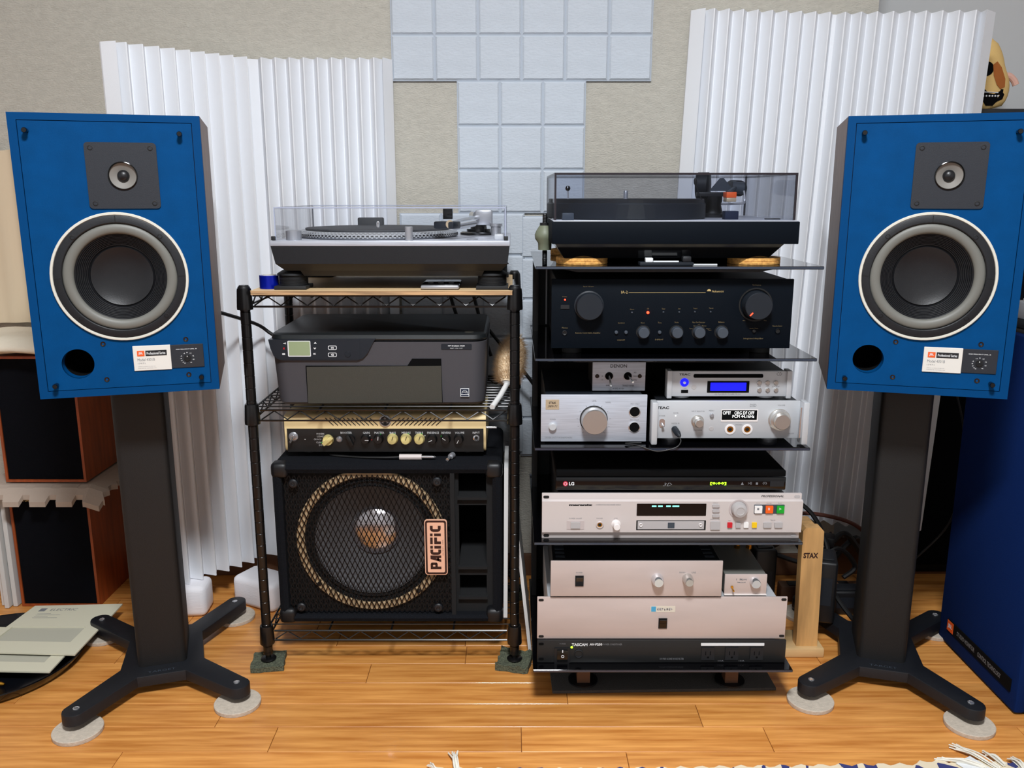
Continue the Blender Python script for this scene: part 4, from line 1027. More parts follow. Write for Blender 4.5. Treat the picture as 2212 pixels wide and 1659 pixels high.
# tonearm
TXa, TYa = .405, 1.71
tb = MB().lathe([(.030, .9352), (.030, .941), (.020, .943), (.016, .96), (.018, .966), (.018, .978), (.001, .978)], (TXa-.015, TYa, 0), (0, 0, 1), 28).build('tonearm_base', 'black_plastic', t)
MB().bbox(TXa-.055, TXa-.005, TYa-.05, TYa-.03, .975, .983, .001).build('arm_deck', 'satin_black', tb)
MB().lathe([(.024, -.012), (.0255, -.010), (.0255, .010), (.022, .012), (.001, .012)], (TXa-.035, TYa, .995), (1, -.4, 0), 28).build('bias_drum', 'knob_dark', tb)
MB().prism([(TXa-.033, .985), (TXa+.012, .985), (TXa-.008, 1.0085), (TXa-.014, 1.0085)], TYa-.052, TYa-.044).build('arm_bridge', 'knob_mid', tb, False)
MB().cyl((TXa+.012, TYa-.03, .992), (TXa+.035, TYa-.03, .990), .0115, n=20).build('pivot_housing', 'knob_mid', tb)
MB().cyl((TXa+.030, TYa-.02, .990), (TXa+.034, TYa+.05, .992), .015, n=24).build('counterweight', 'knob_dark', tb)
MB().tube(smooth_path([(TXa+.034, TYa-.04, .985), (TXa+.034, TYa-.05, .968), (TXa+.028, TYa-.05, .962), (TXa-.01, TYa-.05, .961)]), .0022, 8).build('arm_cable', 'steel', tb)
MB().tube(smooth_path([(TXa+.02, TYa-.03, .992), (TXa+.005, TYa-.07, .988), (TXa-.014, TYa-.115, .982)]), .0035, 8).build('arm_tube', 'knob_mid', tb)
cg = MB().bbox(TXa-.024, TXa-.006, TYa-.145, TYa-.118, .973, .983, .001).build('headshell', 'jbl_orange', t)
MB().bbox(TXa-.0238, TXa-.0062, TYa-.1455, TYa-.12, .966, .9728, .001).build('cartridge', 'plaque', cg)
MB().bbox(TXa-.026, TXa-.002, TYa-.150, TYa-.128, .9352, .950, .001).build('arm_rest', 'groove_dark', t)
MB().tube([(TXa-.067, TYa-.14, .97), (TXa-.079, TYa-.14, .995)], .0008, 6).build('brush_wire', 'black', t)
MB().lathe([(.0012, 0), (.003, .004), (.0026, .010), (.001, .013)], (TXa-.0785, TYa-.14, .994), (-.15, 0, 1), 12).build('brush_tip', 'black', t)
MB().bbox(.452, .478, 1.56, 1.57, .9352, .937, .0005).build('start_switch', 'black', t)
lid(t, .0728, .4872, 1.508, 1.838, .9356, 1.0145, .003, 'acrylic_smoke', 'smoke_edge', .0034)
for k, (x, lb) in enumerate(((.125, 'round cork disc under the left front corner of the black turntable'), (.433, 'round cork disc under the right front corner of the black turntable'))):
    cz_ = GT[0]+.0003
    m = MB().lathe([(1e-4, 0), (.0455, 0), (.0462, .001), (.0462, .0048), (.0455, .0054), (.0455, .006), (.0462, .0066), (.0462, .0108), (.0455, .0116), (.02, .0116), (1e-4, .0116)], (0, 0, 0), (0, 0, 1), 48)
    o = m.build('cork_disc', 'cork'); o.location = (x, 1.556, cz_); tag(o, lb, 'cork disc', 'cork discs under the black turntable')
    o2 = o.copy(); COL.objects.link(o2); o2.location = (x, 1.78, cz_); o2['label'] = lb.replace('front', 'rear')
t = thing('stylus_tool', 'small dark tray with white stylus tools lying on the glass below the black turntable', 'tool', (.26, 1.512, GT[0]+.0003), world=True)
x0, x1 = at(1381, 570, 1.505)[0], at(1497, 570, 1.505)[0]
MB().bbox(x0, x1, 1.498, 1.522, GT[0]+.0003, GT[0]+.0063, .001).build('tray', 'knob_dark', t)
MB().bbox(x0+.010, x0+.023, 1.500, 1.512, GT[0]+.0063, GT[0]+.0135, .001).build('white_block', 'print_white', t)
MB().box(x0+.024, x0+.068, 1.503, 1.508, GT[0]+.0064, GT[0]+.0084).build('white_rod', 'print_white', t, False)
MB().bbox(x1-.019, x1-.004, 1.500, 1.515, GT[0]+.0063, GT[0]+.0165, .002).build('black_clip', 'satin_black', t)
MB().box(x1, x1+.044, 1.512, 1.516, GT[0]+.0004, GT[0]+.0024).build('thin_rod', 'print_white', t, False)
t = thing('threaded_clamp', 'grey green insulator cone on a threaded bolt at the left end of the top glass', 'clamp', (.067, 1.70, GT[0]+.0003), world=True)
cx_ = .0625; cy_ = 1.66; zz = GT[0]+.0003
pr = [(.0001, 0), (.005, 0)]
for k in range(31): pr += [(.0050, .001+k*.0027), (.0042, .0023+k*.0027)]
pr += [(.004, .0855), (.0001, .086)]
MB().lathe(pr, (cx_, cy_, zz), (0, 0, 1), 14).build('threaded_bolt', 'black_plastic', t)
MB().lathe([(.006, .017), (.0125, .017), (.0130, .030), (.0185, .038), (.0195, .046), (.0165, .053), (.0115, .061), (.010, .063), (.006, .063)], (cx_, cy_, zz), (0, 0, 1), 28).build('insulator', 'insulator', t)
MB().lathe([(.006, .063), (.0098, .063), (.0098, .068), (.006, .068)], (cx_, cy_, zz), (0, 0, 1), 24).build('nut', 'black_plastic', t)

# ---- energiser, transformer box, CD player and DAC on the third pane
t, f, bx = dev('headphone_energiser', 'brushed silver headphone amp with one big knob and two round sockets', 'amplifier', 1.52, 1168, 1399, 853, 954, GT[2], .24, 'brushed', 'knob_dark')
feet(t, (bx[0]+.03, bx[1]-.03), 1.52, GT[2]+.0002, bx[2]+.002, .010)
x, z_ = P_(t, 1282.5, 905.5)
MB().lathe([(.0255, 0), (.0255, .001), (.024, .0012)], (x, 1.52, z_), n=48).build('knob_shadow_ring', 'black', t)
MB().lathe([(.0235, 0), (.0240, .002), (.0228, .023), (.0220, .0242), (.010, .0242), (1e-4, .0242)], (x, 1.52, z_), n=56).build('volume_knob', 'alu_knob', t)
x, z_ = P_(t, 1193.5, 921)
MB().lathe([(.0080, 0), (.0080, .001), (.0070, .001), (.0068, .006), (.006, .0068), (1e-4, .0068)], (x, 1.52, z_), n=28).build('power_button', 'alu_pale', t)
for px, py in ((1371, 889), (1370, 922.5)): ringhole(t, px, py, .0108, 'chrome', 'matte_black', 'socket', ri=.88, d=.0016)
pq = rect(t, 1178.6, 1208, 863, 884.5, .0006, 'plaque', 'name_plaque')
lett(t, [('STAX', 1185.5, 1201, 867.5, 872.5)], 'print_black', pq, dy=.0008, bold=.02); lett(t, [('SRM-T1', 1183, 1204, 875, 879.5)], 'print_black', pq, dy=.0008, shear=.4)
lett(t, [('POWER', 1188, 1200.5, 904.5, 907.5), ('DRIVER UNIT FOR EARSPEAKERS', 1177, 1236, 943.5, 947), ('LEVEL', 1279, 1289, 864.5, 867.5), ('NORMAL', 1308, 1320, 867.5, 871), ('PRO ONLY', 1362.5, 1381.5, 871, 874), ('PRO ONLY', 1361, 1380, 905.5, 908.5)], 'print_grey')
m = MB(); x, z_ = P_(t, 1282.5, 908)
for k in range(11):
    a = math.radians(230-k*28); q = MB().box(-.0003, .0003, -.0003, .0002, .0285, .0315).move(Matrix.Translation((x, 1.52, z_)) @ Matrix.Rotation(PI/2-a, 4, 'Y')); m.add(q.v, q.f)
m.build('scale_ticks', 'print_grey', t, False)

t, f, bx = dev('transformer_box', 'small silver box with two toggle switches on top of the headphone amp', 'switch box', 1.548, 1279, 1395.5, 781.5, 846, .6245, .11, 'brushed', 'black', thick=.003, inset=.002, z0=.6250)
for px in (1315.6, 1356): ringhole(t, px, 812, .0086, 'steel', 'matte_black', 'switch_opening', ri=.92, d=.0008)
for px, sg in ((1316, (.0018, -.018)), (1358, (.0045, -.006))):
    x, z_ = P_(t, px, 812); MB().lathe([(.0014, 0), (.0026, .022), (.0020, .024), (.0001, .024)], (x, 1.547, z_), (sg[0], -.020, sg[1]), 12).build('toggle', 'chrome', t)
for px in (1290, 1382): disc(t, px, 812.5, .0038, .0014, 'screw', 'screw', n=16)
lett(t, [('DENON', 1318.5, 1354.5, 787, 794)], 'print_black', res=3, bold=.01)
lett(t, [('IN', 1300, 1302.5, 811, 814), ('OUT', 1299.5, 1302.5, 819, 822), ('3Ω', 1369, 1374.5, 803, 806), ('PASS', 1368, 1376, 811, 814), ('40Ω', 1368, 1376, 819, 822), ('INPUT', 1309, 1323, 831, 834), ('TRANSFORMER', 1344, 1370, 831, 835), ('MODEL AU-320', 1323.5, 1348, 837.5, 841)], 'print_black')

DY = 1.52
t, f, bx = dev('dac_amplifier', 'wide silver component with white text display and volume knob, side handles', 'amplifier', DY, 1413, 1731, 866, 947, GT[2], .23, 'alu_pale', 'satin_black', inset=.004)
feet(t, (bx[0]+.035, bx[1]-.045), DY, GT[2]+.0002, bx[2]+.001, .018, 'steel')
for x in (bx[0]-.0035, bx[1]+.0035):
    h = MB().bbox(x-.0055, x+.0055, DY-.022, DY+.004, bx[2]-.006, bx[3]+.002, .002, 2).build('side_handle', 'alu_pale', t)
MB().cyl((bx[1]-.004, DY-.016, bx[2]+.006), (bx[1]-.004, DY-.016, bx[3]-.008), .0022, n=12).build('grip_bar', 'chrome', t)
x, z_ = P_(t, 1506.5, 909.5)
k = MB().lathe([(.0115, 0), (.0115, .0012), (.0098, .0014), (.0096, .010), (.0080, .011), (.0074, .020), (.0068, .0206), (1e-4, .0206)], (x, DY, z_), n=36).build('input_knob', 'alu_knob', t)
x, z_ = P_(t, 1683, 906)
k = MB().lathe([(.0200, 0), (.0200, .0012), (.0188, .0016), (.0182, .011), (.0150, .012), (.0142, .021), (.0134, .0218), (1e-4, .0218)], (x, DY, z_), n=48).build('volume_knob', 'alu_knob', t)
x, z_ = P_(t, 1430, 914); s_ = MB().prism(rrect(x, z_, .0100, .0170, .0049), DY-.001, DY).build('power_toggle', 'chrome', t, False)
MB().lathe([(.0015, 0), (.0026, .009), (.0001, .0105)], (x, DY-.001, z_), (.1, -1, -.5), 12).build('lever', 'chrome', s_)
disc(t, 1537, 896.5, .0036, .005, 'steel', 'menu_button'); disc(t, 1536.5, 926, .0042, .0006, 'button_grey', 'remote_window')
disc(t, 1459.5, 898, .0012, .0008, 'lcd_text', 'status_light', n=12)
for px in (1577, 1614): ringhole(t, px, 927.5, .0098, 'champagne_light', 'brass', 'headphone_jack', ri=.62, d=.0014); disc(t, px, 927.5, .0034, .0012, 'black', 'jack_hole')
rect(t, 1557, 1638, 884.5, 910.5, .0008, 'champagne_light', 'display_bezel'); ds = rect(t, 1558.5, 1635.5, 886, 906.5, .0012, 'matte_black', 'display')
lett(t, [('OPTf', 1561, 1578, 888, 895), ('ORG DF OFF', 1586, 1629, 888, 895), ('PCM 44.1kHz', 1581.5, 1629, 895.8, 902)], 'lcd_text', ds, dy=.0014, bold=.0, res=2)
lett(t, [('TEAC', 1418.5, 1445.5, 878, 883.5)], 'print_black', res=3, bold=.03)
lett(t, [('DSD', 1620, 1634, 872.5, 878.5)], 'print_grey', res=2)
lett(t, [('POWER', 1424, 1437, 897, 899.5), ('CLOCK', 1454, 1465.5, 890.5, 893.5), ('DIGITAL IN', 1450.5, 1467.5, 913, 916), ('INPUT SELECTOR', 1494, 1522, 887, 890), ('MENU', 1531.5, 1542.5, 885.5, 888.5), ('PHONES', 1589, 1603.5, 916, 919), ('VOLUME', 1680, 1696, 874, 877), ('UD-505', 1702, 1715, 935, 938), ('DUAL MONAURAL', 1498, 1517, 928, 930.5)], 'print_grey')
t = thing('headphone_plug_cable', 'thin black cable plugged into the front of the silver component with display', 'cable', (.30, 1.50, .533), world=True)
x, z_ = at(1456, 925, DY)
MB().lathe([(.0056, 0), (.0060, .006), (.0056, .016), (.0035, .024), (.002, .026), (.0001, .026)], (x, DY-.0023, z_), (.25, -1, -.35), 18).build('plug_body', 'knob_dark', t)
MB().tube(smooth_path([(x+.0055, DY-.026, z_-.009), (x+.007, DY-.032, z_-.016), (x+.0, DY-.035, z_-.025), (x-.018, DY-.036, z_-.031), (x-.04, DY-.036, z_-.0325), (x-.068, DY-.028, GT[2]+.0035), (x-.09, DY-.012, GT[2]+.0030), (x-.06, DY-.0075, GT[2]+.0028)]), .0011, 8).build('cord', 'cable', t)

CY = 1.535
t, f, bx = dev('cd_player', 'compact silver player with blue display stacked on the silver component', 'player', CY, 1447, 1702, 801.5, 858, .6125, .22, 'alu_pale', 'satin_black', inset=.003, z0=.6175)
feet(t, (bx[0]+.024, bx[1]-.034), CY-.018, .6127 if False else .6133, .6185, .0165, 'alu_pale', .15)
for x in (bx[0]-.002, bx[1]+.003): MB().bbox(x-.0045, x+.0045, CY-.004, CY+.02, bx[2]-.003, bx[3]+.001, .001).build('side_cheek', 'alu_pale', t)
rect(t, 1498, 1649, 808, 816, .0006, 'matte_black', 'disc_slot', r=.0024)
bz_ = rect(t, 1527, 1619, 823, 848, .0008, 'matte_black', 'display_bezel'); rect(t, 1534, 1612, 826.5, 844, .0012, 'lcd_blue', 'display', bz_)
rg = disc(t, 1478.5, 826, .0078, .0012, 'lcd_blue', 'blue_ring_light'); 
x, z_ = P_(t, 1478.5, 826); MB().prism([(x-.0022, z_-.002), (x, z_-.0028), (x+.0022, z_-.002), (x+.0027, z_), (x+.0018, z_+.0014), (x+.0006, z_+.0014), (x+.0009, z_+.003), (x-.0002, z_+.0016), (x-.0018, z_+.0016), (x-.0028, z_)], CY-.0018, CY-.0012).build('fruit_mark', 'print_white', rg, False)
disc(t, 1499, 836, .0046, .0005, 'button_grey', 'remote_window'); rect(t, 1471, 1486.5, 842, 849, .0004, 'matte_black', 'usb_port')
for px in (1640, 1658, 1676):
    for py in (826.5, 842.5): disc(t, px, py, .0042, .0028, 'alu_knob', 'round_button', n=24)
lett(t, [('TEAC', 1467.5, 1491.5, 806.5, 811)], 'print_black', res=3, bold=.03)
lett(t, [('CD PLAYER/FM TUNER PD-301', 1543, 1600, 850, 853), ('CD', 1677, 1690, 804, 811.5), ('FM', 1636.5, 1643, 834, 836.5), ('CD', 1654, 1662, 834, 836.5), ('STOP', 1668, 1684, 834, 836.5), ('USB', 1475, 1483, 838, 840)], 'print_grey')

# ---- disc players on the fourth pane
MY = 1.505
t, f, bx = dev('disc_recorder', 'champagne rack-mount disc recorder with green, orange and white buttons', 'recorder', MY+.006, 1170, 1733, 1066, 1163, GT[3], .27, 'champagne', 'satin_black', inset=.03)
t['_y'] = MY
feet(t, (bx[0]+.06, bx[1]-.06), MY, GT[3]+.0002, bx[2]+.002, .016)
mb_ = at(1170, 1150, MY)[1]; mt_ = at(1170, 1083.5, MY)[1]; ms = at(1170, 1078.5, MY+.006)[1]
MB().prism([(MY+.0065, mb_), (MY, mb_), (MY, mt_), (MY+.0055, ms)], bx[0]+.0003, bx[1]+.001, 'yz').build('centre_band', 'champagne', t, False)
for px, py, mt in ((1180, 1073.5, 'black'), (1180, 1156.5, 'black'), (1722, 1072.5, 'button_grey'), (1714, 1155.5, 'button_grey')):
    x, z_ = at(px, py, MY+.006); MB().prism(rrect(x, z_, .0108, .0054, .0026), MY+.0055, MY+.0068).build('rack_slot', mt, t, False)
dsp = rect(t, 1375, 1526, 1088, 1114, .0006, 'gloss_black', 'display')
lett(t, [('-- --  -- ---', 1408, 1467, 1091.5, 1094.5)], 'vfd_cyan', dsp, dy=.0008, bold=.05)
try_ = rect(t, 1374, 1525, 1124, 1145, .0004, 'black', 'tray_slot'); td = rect(t, 1377, 1521, 1125.5, 1142.5, .0012, 'button_grey', 'disc_tray', try_)
rect(t, 1442, 1457, 1128.5, 1140.5, .0016, 'knob_mid', 'disc_emblem', td)
for px in (1384, 1513): ringhole(t, px, 1133.5, .0034, 'champagne_light', 'knob_mid', 'tray_pin', td, d=.003)
ps = rect(t, 1224, 1262, 1125, 1143, .0008, 'champagne_shade', 'power_bezel'); rect(t, 1232.5, 1253, 1127, 1140.5, .003, 'button_grey', 'power_switch', ps)
ringhole(t, 1295.5, 1133.5, .0072, 'champagne_shade', 'brass', 'phones_jack', ri=.66); disc(t, 1295.5, 1133.5, .003, .001, 'black', 'jack_hole')
x, z_ = P_(t, 1330.5, 1132); MB().lathe([(.0086, 0), (.0082, .001), (.0064, .001), (.0062, .017), (.0054, .018), (1e-4, .018)], (x, MY, z_), n=28).build('level_knob', 'champagne_light', t)
for py in (1092, 1102.5, 1113.5): rect(t, 1538, 1554, py-3, py+3, .003, 'button_grey', 'oval_button', r=.0022)
rect(t, 1534, 1555, 1125.5, 1143, .003, 'button_grey', 'eject_button', r=.001)
x, z_ = P_(t, 1595.5, 1099)
MB().lathe([(.0180, 0), (.0180, .0015), (.0166, .0015), (.0145, .0008)], (x, MY, z_), n=40).build('dial_recess', 'champagne_shade', t)
MB().lathe([(.0142, 0), (.0138, .009), (.0125, .013), (.0075, .0145), (.0068, .0138), (1e-4, .0136)], (x, MY, z_), n=40).build('jog_dial', 'button_grey', t)
bzq = rect(t, 1628, 1695, 1090, 1109.5, .0006, 'knob_mid', 'button_bezel', r=.001)
for px, mt in ((1637.5, 'btn_white'), (1661, 'btn_orange'), (1685, 'btn_green')): rect(t, px-8.5, px+8.5, 1092, 1107.5, .0038, mt, 'transport_button', r=.0008)
for px, mt in ((1576, 'btn_red'), (1594, 'button_grey'), (1611, 'btn_white'), (1629, 'btn_yellow')): rect(t, px-5.5, px+5.5, 1128, 1139, .003, mt, 'square_button', r=.0008)
for px in (1657, 1681): rect(t, px-9, px+9, 1127.5, 1139, .003, 'button_grey', 'track_button', r=.0016)
lett(t, [('marantz', 1229, 1280, 1088.5, 1093)], 'print_black', bold=.07, res=2)
m = lett(t, [('COMPACT DISC RECORDER CDR631', 1287, 1341, 1089, 1092), ('POWER ON/OFF', 1229.5, 1257, 1118.5, 1121.5), ('PHONES', 1288.5, 1302, 1118.5, 1121), ('LEVEL', 1326, 1335, 1118.5, 1121), ('STOP', 1633, 1642, 1086, 1088), ('PAUSE', 1656, 1666.5, 1086, 1088), ('PLAY', 1680.5, 1689, 1086, 1088), ('TRACK', 1664, 1675, 1122.5, 1125), ('REC', 1573.5, 1579, 1123.5, 1125.5), ('DISPLAY', 1540.5, 1551.5, 1085.5, 1087.5), ('OPEN/CLOSE', 1534, 1554.5, 1120.5, 1123)], 'print_grey')
t['_y'] = MY+.006; lett(t, [('PROFESSIONAL', 1644, 1693, 1069.5, 1074)], 'print_black', res=2, bold=.02, shear=.3)
t['_y'] = MY-.0038; lett(t, [('>', 1682.5, 1688, 1097, 1102), ('II', 1659, 1663, 1097, 1102)], 'print_white'); lett(t, [('■', 1635.5, 1640, 1097.5, 1102)], 'print_grey')

LY = 1.517
t, f, bx = dev('video_player', 'flat glossy black video player with green clock lying on the champagne recorder', 'player', LY, 1200, 1699, 1031, 1061, .4412, .235, 'gloss_black', 'black', inset=.001, bev=.002, z0=.4432)
MB().bbox(bx[0]+.001, bx[1]-.001, LY+.001, LY+.235, bx[3]+.0008, .4805, .0015).build('top_cover', 'matte_black', t)
for x in (bx[0]+.05, bx[1]-.05): MB().cyl((x, LY+.05, .4414), (x, LY+.05, .4436), .012, n=20).build('foot', 'rubber', t)
x, z_ = P_(t, 1221.5, 1045)
rg = disc(t, 1221.5, 1045, .0047, .0005, 'lg_red', 'round_logo'); MB().lathe([(.003, .0005), (.003, .0008), (.0022, .0008), (.0022, .0005)], (x, LY, z_), n=20).build('logo_ring', 'print_white', rg)
lett(t, [('LG', 1229, 1240.5, 1041, 1048.5)], 'print_white', bold=.04, res=3)
lett(t, [('[0:00]', 1534, 1569, 1041, 1048)], 'vfd_green', bold=.03, name='clock_digits')
lett(t, [('3D', 1432, 1452, 1043, 1050)], 'print_grey', shear=.3)
lett(t, [('▲', 1600, 1607, 1041, 1047.5), ('>II', 1615.5, 1624, 1041, 1047), ('■', 1632.5, 1637.5, 1042, 1047), ('(l)', 1647, 1657, 1041, 1047)], 'print_grey', name='touch_marks')
rect(t, 1663, 1694, 1039, 1051, .0006, 'satin_black', 'usb_cover')

# ---- lower amplifiers on the bottom pane
t, f, bx = dev('power_conditioner', 'black rack power conditioner with rocker switch and three outlets', 'power conditioner', 1.515, 1160, 1699, 1383, 1432, GT[4], .23, 'amp_panel', 'black', inset=.02, z0=GT[4]+.0006, z1=.1388)
sw = rect(t, 1197, 1230, 1399, 1432, .003, 'black_plastic', 'switch_frame', r=.001); rect(t, 1203, 1226, 1402, 1426, .006, 'gloss_black', 'rocker', sw)
t['_y'] = 1.5088; lett(t, [('|', 1214.5, 1216.5, 1404, 1410)], 'print_white', sw); x, z_ = P_(t, 1215.5, 1418); MB().plate(circ(x, z_, .0029, 20), [circ(x, z_, .0020, 20)], 1.5080, 1.5088).build('off_mark', 'print_white', sw, False); t['_y'] = 1.515
disc(t, 1235, 1398, .0022, .0015, 'led_green', 'power_light', n=14); ringhole(t, 1250, 1411.5, .0088, 'satin_black', 'amp_panel', 'breaker', ri=.75)
lett(t, [('TASCAM', 1235, 1269, 1389.5, 1395.5), ('AV-P250', 1273.5, 1301, 1389.5, 1394.5)], 'print_white', bold=.03, res=2)
lett(t, [('POWER CONDITIONER', 1303, 1344, 1390, 1394), ('POWER', 1209, 1222, 1389.5, 1392), ('SOUND & LINE NOISE FILTER', 1425, 1477, 1421, 1425), ('15A', 1551, 1563, 1426, 1428.5), ('15A', 1596, 1608, 1426, 1428.5)], 'print_grey')
rect(t, 1514, 1651, 1389, 1394.5, .0008, 'print_white', 'outlet_label')
for px in (1529, 1580.5, 1634):
    o = rect(t, px-15, px+15, 1398, 1425, .002, 'satin_black', 'outlet', r=.001)
    for dx in (-5, 5): rect(t, px+dx-1, px+dx+1, 1406, 1414, .0024, 'matte_black', 'outlet_slot', o, r=.0002)
    disc(t, px, 1419, .0026, .0024, 'matte_black', 'earth_hole', o, n=12)
for px, py in ((1169, 1391), (1169, 1423.5)): x, z_ = P_(t, px, py); MB().prism(rrect(x, z_, .010, .0052, .0025), 1.5144, 1.5152).build('rack_slot', 'matte_black', t, False)

t, f, bx = dev('power_amplifier', 'wide rose silver rack amplifier with one rocker switch in the middle', 'amplifier', 1.52, 1160, 1702, 1290, 1380, .1390, .25, 'rose_alu', 'alu_pale', inset=.02, thick=.004, z0=.1395, z1=.2268)
x, z_ = P_(t, 1431.5, 1346); sw = MB().box(x-.0082, x+.0082, 1.5180, 1.5204, z_-.0105, z_+.0105).build('switch_frame', 'black', t, False)
MB().prism([(1.5178, z_-.0088), (1.5165, z_), (1.5130, z_+.0088), (1.518, z_+.0088)], x-.0066, x+.0066, 'yz').build('rocker', 'gloss_black', sw, False)
st_ = rect(t, 1405, 1459, 1309, 1322, .0003, 'sticker_pale', 'sticker', r=.0003); rect(t, 1406.5, 1417, 1310, 1321, .0006, 'sticker_blue', 'sticker_square', st_, r=.0003)
q0 = P_(t, 1420, 1319); q1 = P_(t, 1455, 1312.5); strokes(MB(), q0[0], q1[0], q0[1], q1[1], t['_y']-.0004, 7, 2).build('faint_lettering', 'button_grey', st_, False)
for px, py in ((1169, 1296), (1169, 1374.5), (1693.5, 1295), (1688.5, 1373.5)): x, z_ = P_(t, px, py); MB().prism(rrect(x, z_, .0100, .0050, .0024), 1.5194, 1.5204).build('rack_slot', 'black', t, False)

t, f, bx = dev('preamplifier', 'narrow rose silver preamplifier with two small knobs on the rack amplifier', 'amplifier', 1.515, 1189, 1562.5, 1212, 1286, .2272, .22, 'rose_alu', 'satin_black', inset=.004, thick=.004, z0=.2305)
feet(t, (bx[0]+.03, bx[1]-.03), 1.515, .2272, .2312, .010)
x, z_ = P_(t, 1251.5, 1254.5); sw = MB().box(x-.0080, x+.0080, 1.5130, 1.5154, z_-.0105, z_+.0105).build('switch_frame', 'black', t, False)
MB().prism([(1.5128, z_-.0088), (1.5115, z_), (1.5080, z_+.0088), (1.513, z_+.0088)], x-.0064, x+.0064, 'yz').build('rocker', 'gloss_black', sw, False)
for px, py, r, d in ((1420, 1251, .0118, .018), (1485, 1249, .0100, .022)):
    x, z_ = P_(t, px, py)
    MB().lathe([(r, 0), (r, .004), (r*.92, d-.006), (r*.75, d-.001), (r*.68, d), (1e-4, d)], (x, 1.515, z_), n=36).build('knob', 'chrome' if px < 1450 else 'alu_knob', t)
lett(t, [('POWER', 1244.5, 1258.5, 1235.5, 1238.5), ('PHONO', 1467.5, 1481, 1235, 1238.5), ('LINE', 1494, 1503.5, 1235, 1238.5)], 'print_grey')
for xx in (bx[0]+.010, bx[1]-.030):
    for k in range(9): MB().box(xx, xx+.018, 1.535+k*.018, 1.543+k*.018, bx[3]-.0012, bx[3]-.0004).build('vent_slot', 'knob_mid', t, False)

t, f, bx = dev('phono_stage', 'small rose silver box with one chrome knob beside the preamplifier', 'amplifier', 1.525, 1564, 1658, 1241, 1282, .2272, .17, 'rose_alu', 'surround_grey', inset=.001, thick=.004, z0=.2305)
feet(t, (bx[0]+.015, bx[1]-.015), 1.525-.02, .2272, .2312, .006, depth=.15)
x, z_ = P_(t, 1630, 1256); MB().lathe([(.0095, 0), (.0095, .003), (.0090, .012), (.0080, .0135), (1e-4, .0135)], (x, 1.525, z_), n=32).build('knob', 'chrome', t)
x, z_ = P_(t, 1581, 1267); MB().lathe([(.0026, 0), (.0026, .002), (.0012, .0025), (.0018, .012), (.0001, .013)], (x, 1.525, z_), (.1, -1, -.45), 12).build('toggle', 'brass', t)
MB().box(bx[0], bx[1], 1.5225, 1.527, bx[2]-.0012, bx[2]+.0004).build('lower_lip', 'champagne_light', t, False)
q0 = P_(t, 1590, 1254); q1 = P_(t, 1614, 1249.5); m = strokes(MB(), q0[0], q1[0], q0[1], q1[1], t['_y']-.0001, 9, 3); q0 = P_(t, 1592.5, 1259.5); q1 = P_(t, 1611, 1256.5); strokes(m, q0[0], q1[0], q0[1], q1[1], t['_y']-.0001, 9, 5).build('faint_lettering', 'print_grey', t, False)
for px in (1590, 1615):
    x = at(px, 1190, 1.66)[0]; q = MB().lathe([(.006, 0), (.006, .010), (.0045, .010), (.0045, .018), (.0001, .018)], (x, 1.655, bx[3]-.001), (0, -.3, 1), 18); q.build('phono_socket', 'brass', t)

# ================================================================== oak headphone stand and the clutter behind
t = thing('headphone_stand', 'oak headphone stand on the floor beside the glass rack', 'headphone stand', (.633, 1.71, 0), world=True)
MB().bbox(.589, .6745, 1.690, 1.775, .0005, .0215, .003).build('base', 'oak_pale', t)
MB().prism([(.6165, .0215), (.6620, .0215), (.6570, .286), (.650, .294), (.6185, .294), (.6125, .286)], 1.702, 1.726).build('upright', 'oak', t, False)
MB().bbox(.6155, .652, 1.726, 1.79, .268, .288, .004).build('arm', 'oak', t)
x0, z0 = at(1735, 1206, 1.702); x1, z1 = at(1768, 1194, 1.702)
MB().text('STAX', x0, x1, z0, z1, 1.7018, bold=.04).build('lettering', 'badge_dark', t, False)
def adaptor(label, x, y, rz, w_, d_, h_, extra=False):
    t = thing('power_adaptor', label, 'adaptor', (x, y, .0005), rz)
    MB().bbox(-w_/2, w_/2, -d_/2, d_/2, 0, h_, .006, 3).build('housing', 'black_plastic', t)
    MB().bbox(-w_*.35, w_*.35, -d_*.35, d_*.35, h_-.0005, h_+.004, .002).build('raised_top', 'satin_black', t)
    MB().box(-w_*.3, w_*.3, -d_/2-.0006, -d_/2+.001, h_*.3, h_*.75).build('rating_label', 'knob_dark', t, False)
    return t
adaptor('tall black power unit standing between the rack and the oak headphone stand', .566, 1.825, .05, .05, .07, .205)
adaptor('tall black power unit standing behind the right edge of the oak headphone stand', .702, 1.80, math.radians(-16), .05, .085, .145).location.z = .0448
adaptor('low black power unit on the floor behind the right speaker stand column', .80, 1.905, 0, .10, .045, .06)
t = thing('power_strip', 'grey brown power strip lying on the floor in front of the baseboard', 'power strip', (.76, 1.97, .0005), 0)
MB().bbox(-.10, .10, -.018, .018, 0, .040, .004).build('body', 'rack_leg', t)
for k in range(4): MB().bbox(-.08+k*.042, -.055+k*.042, -.012, .012, .0395, .042, .001).build('outlet', 'black_plastic', t)
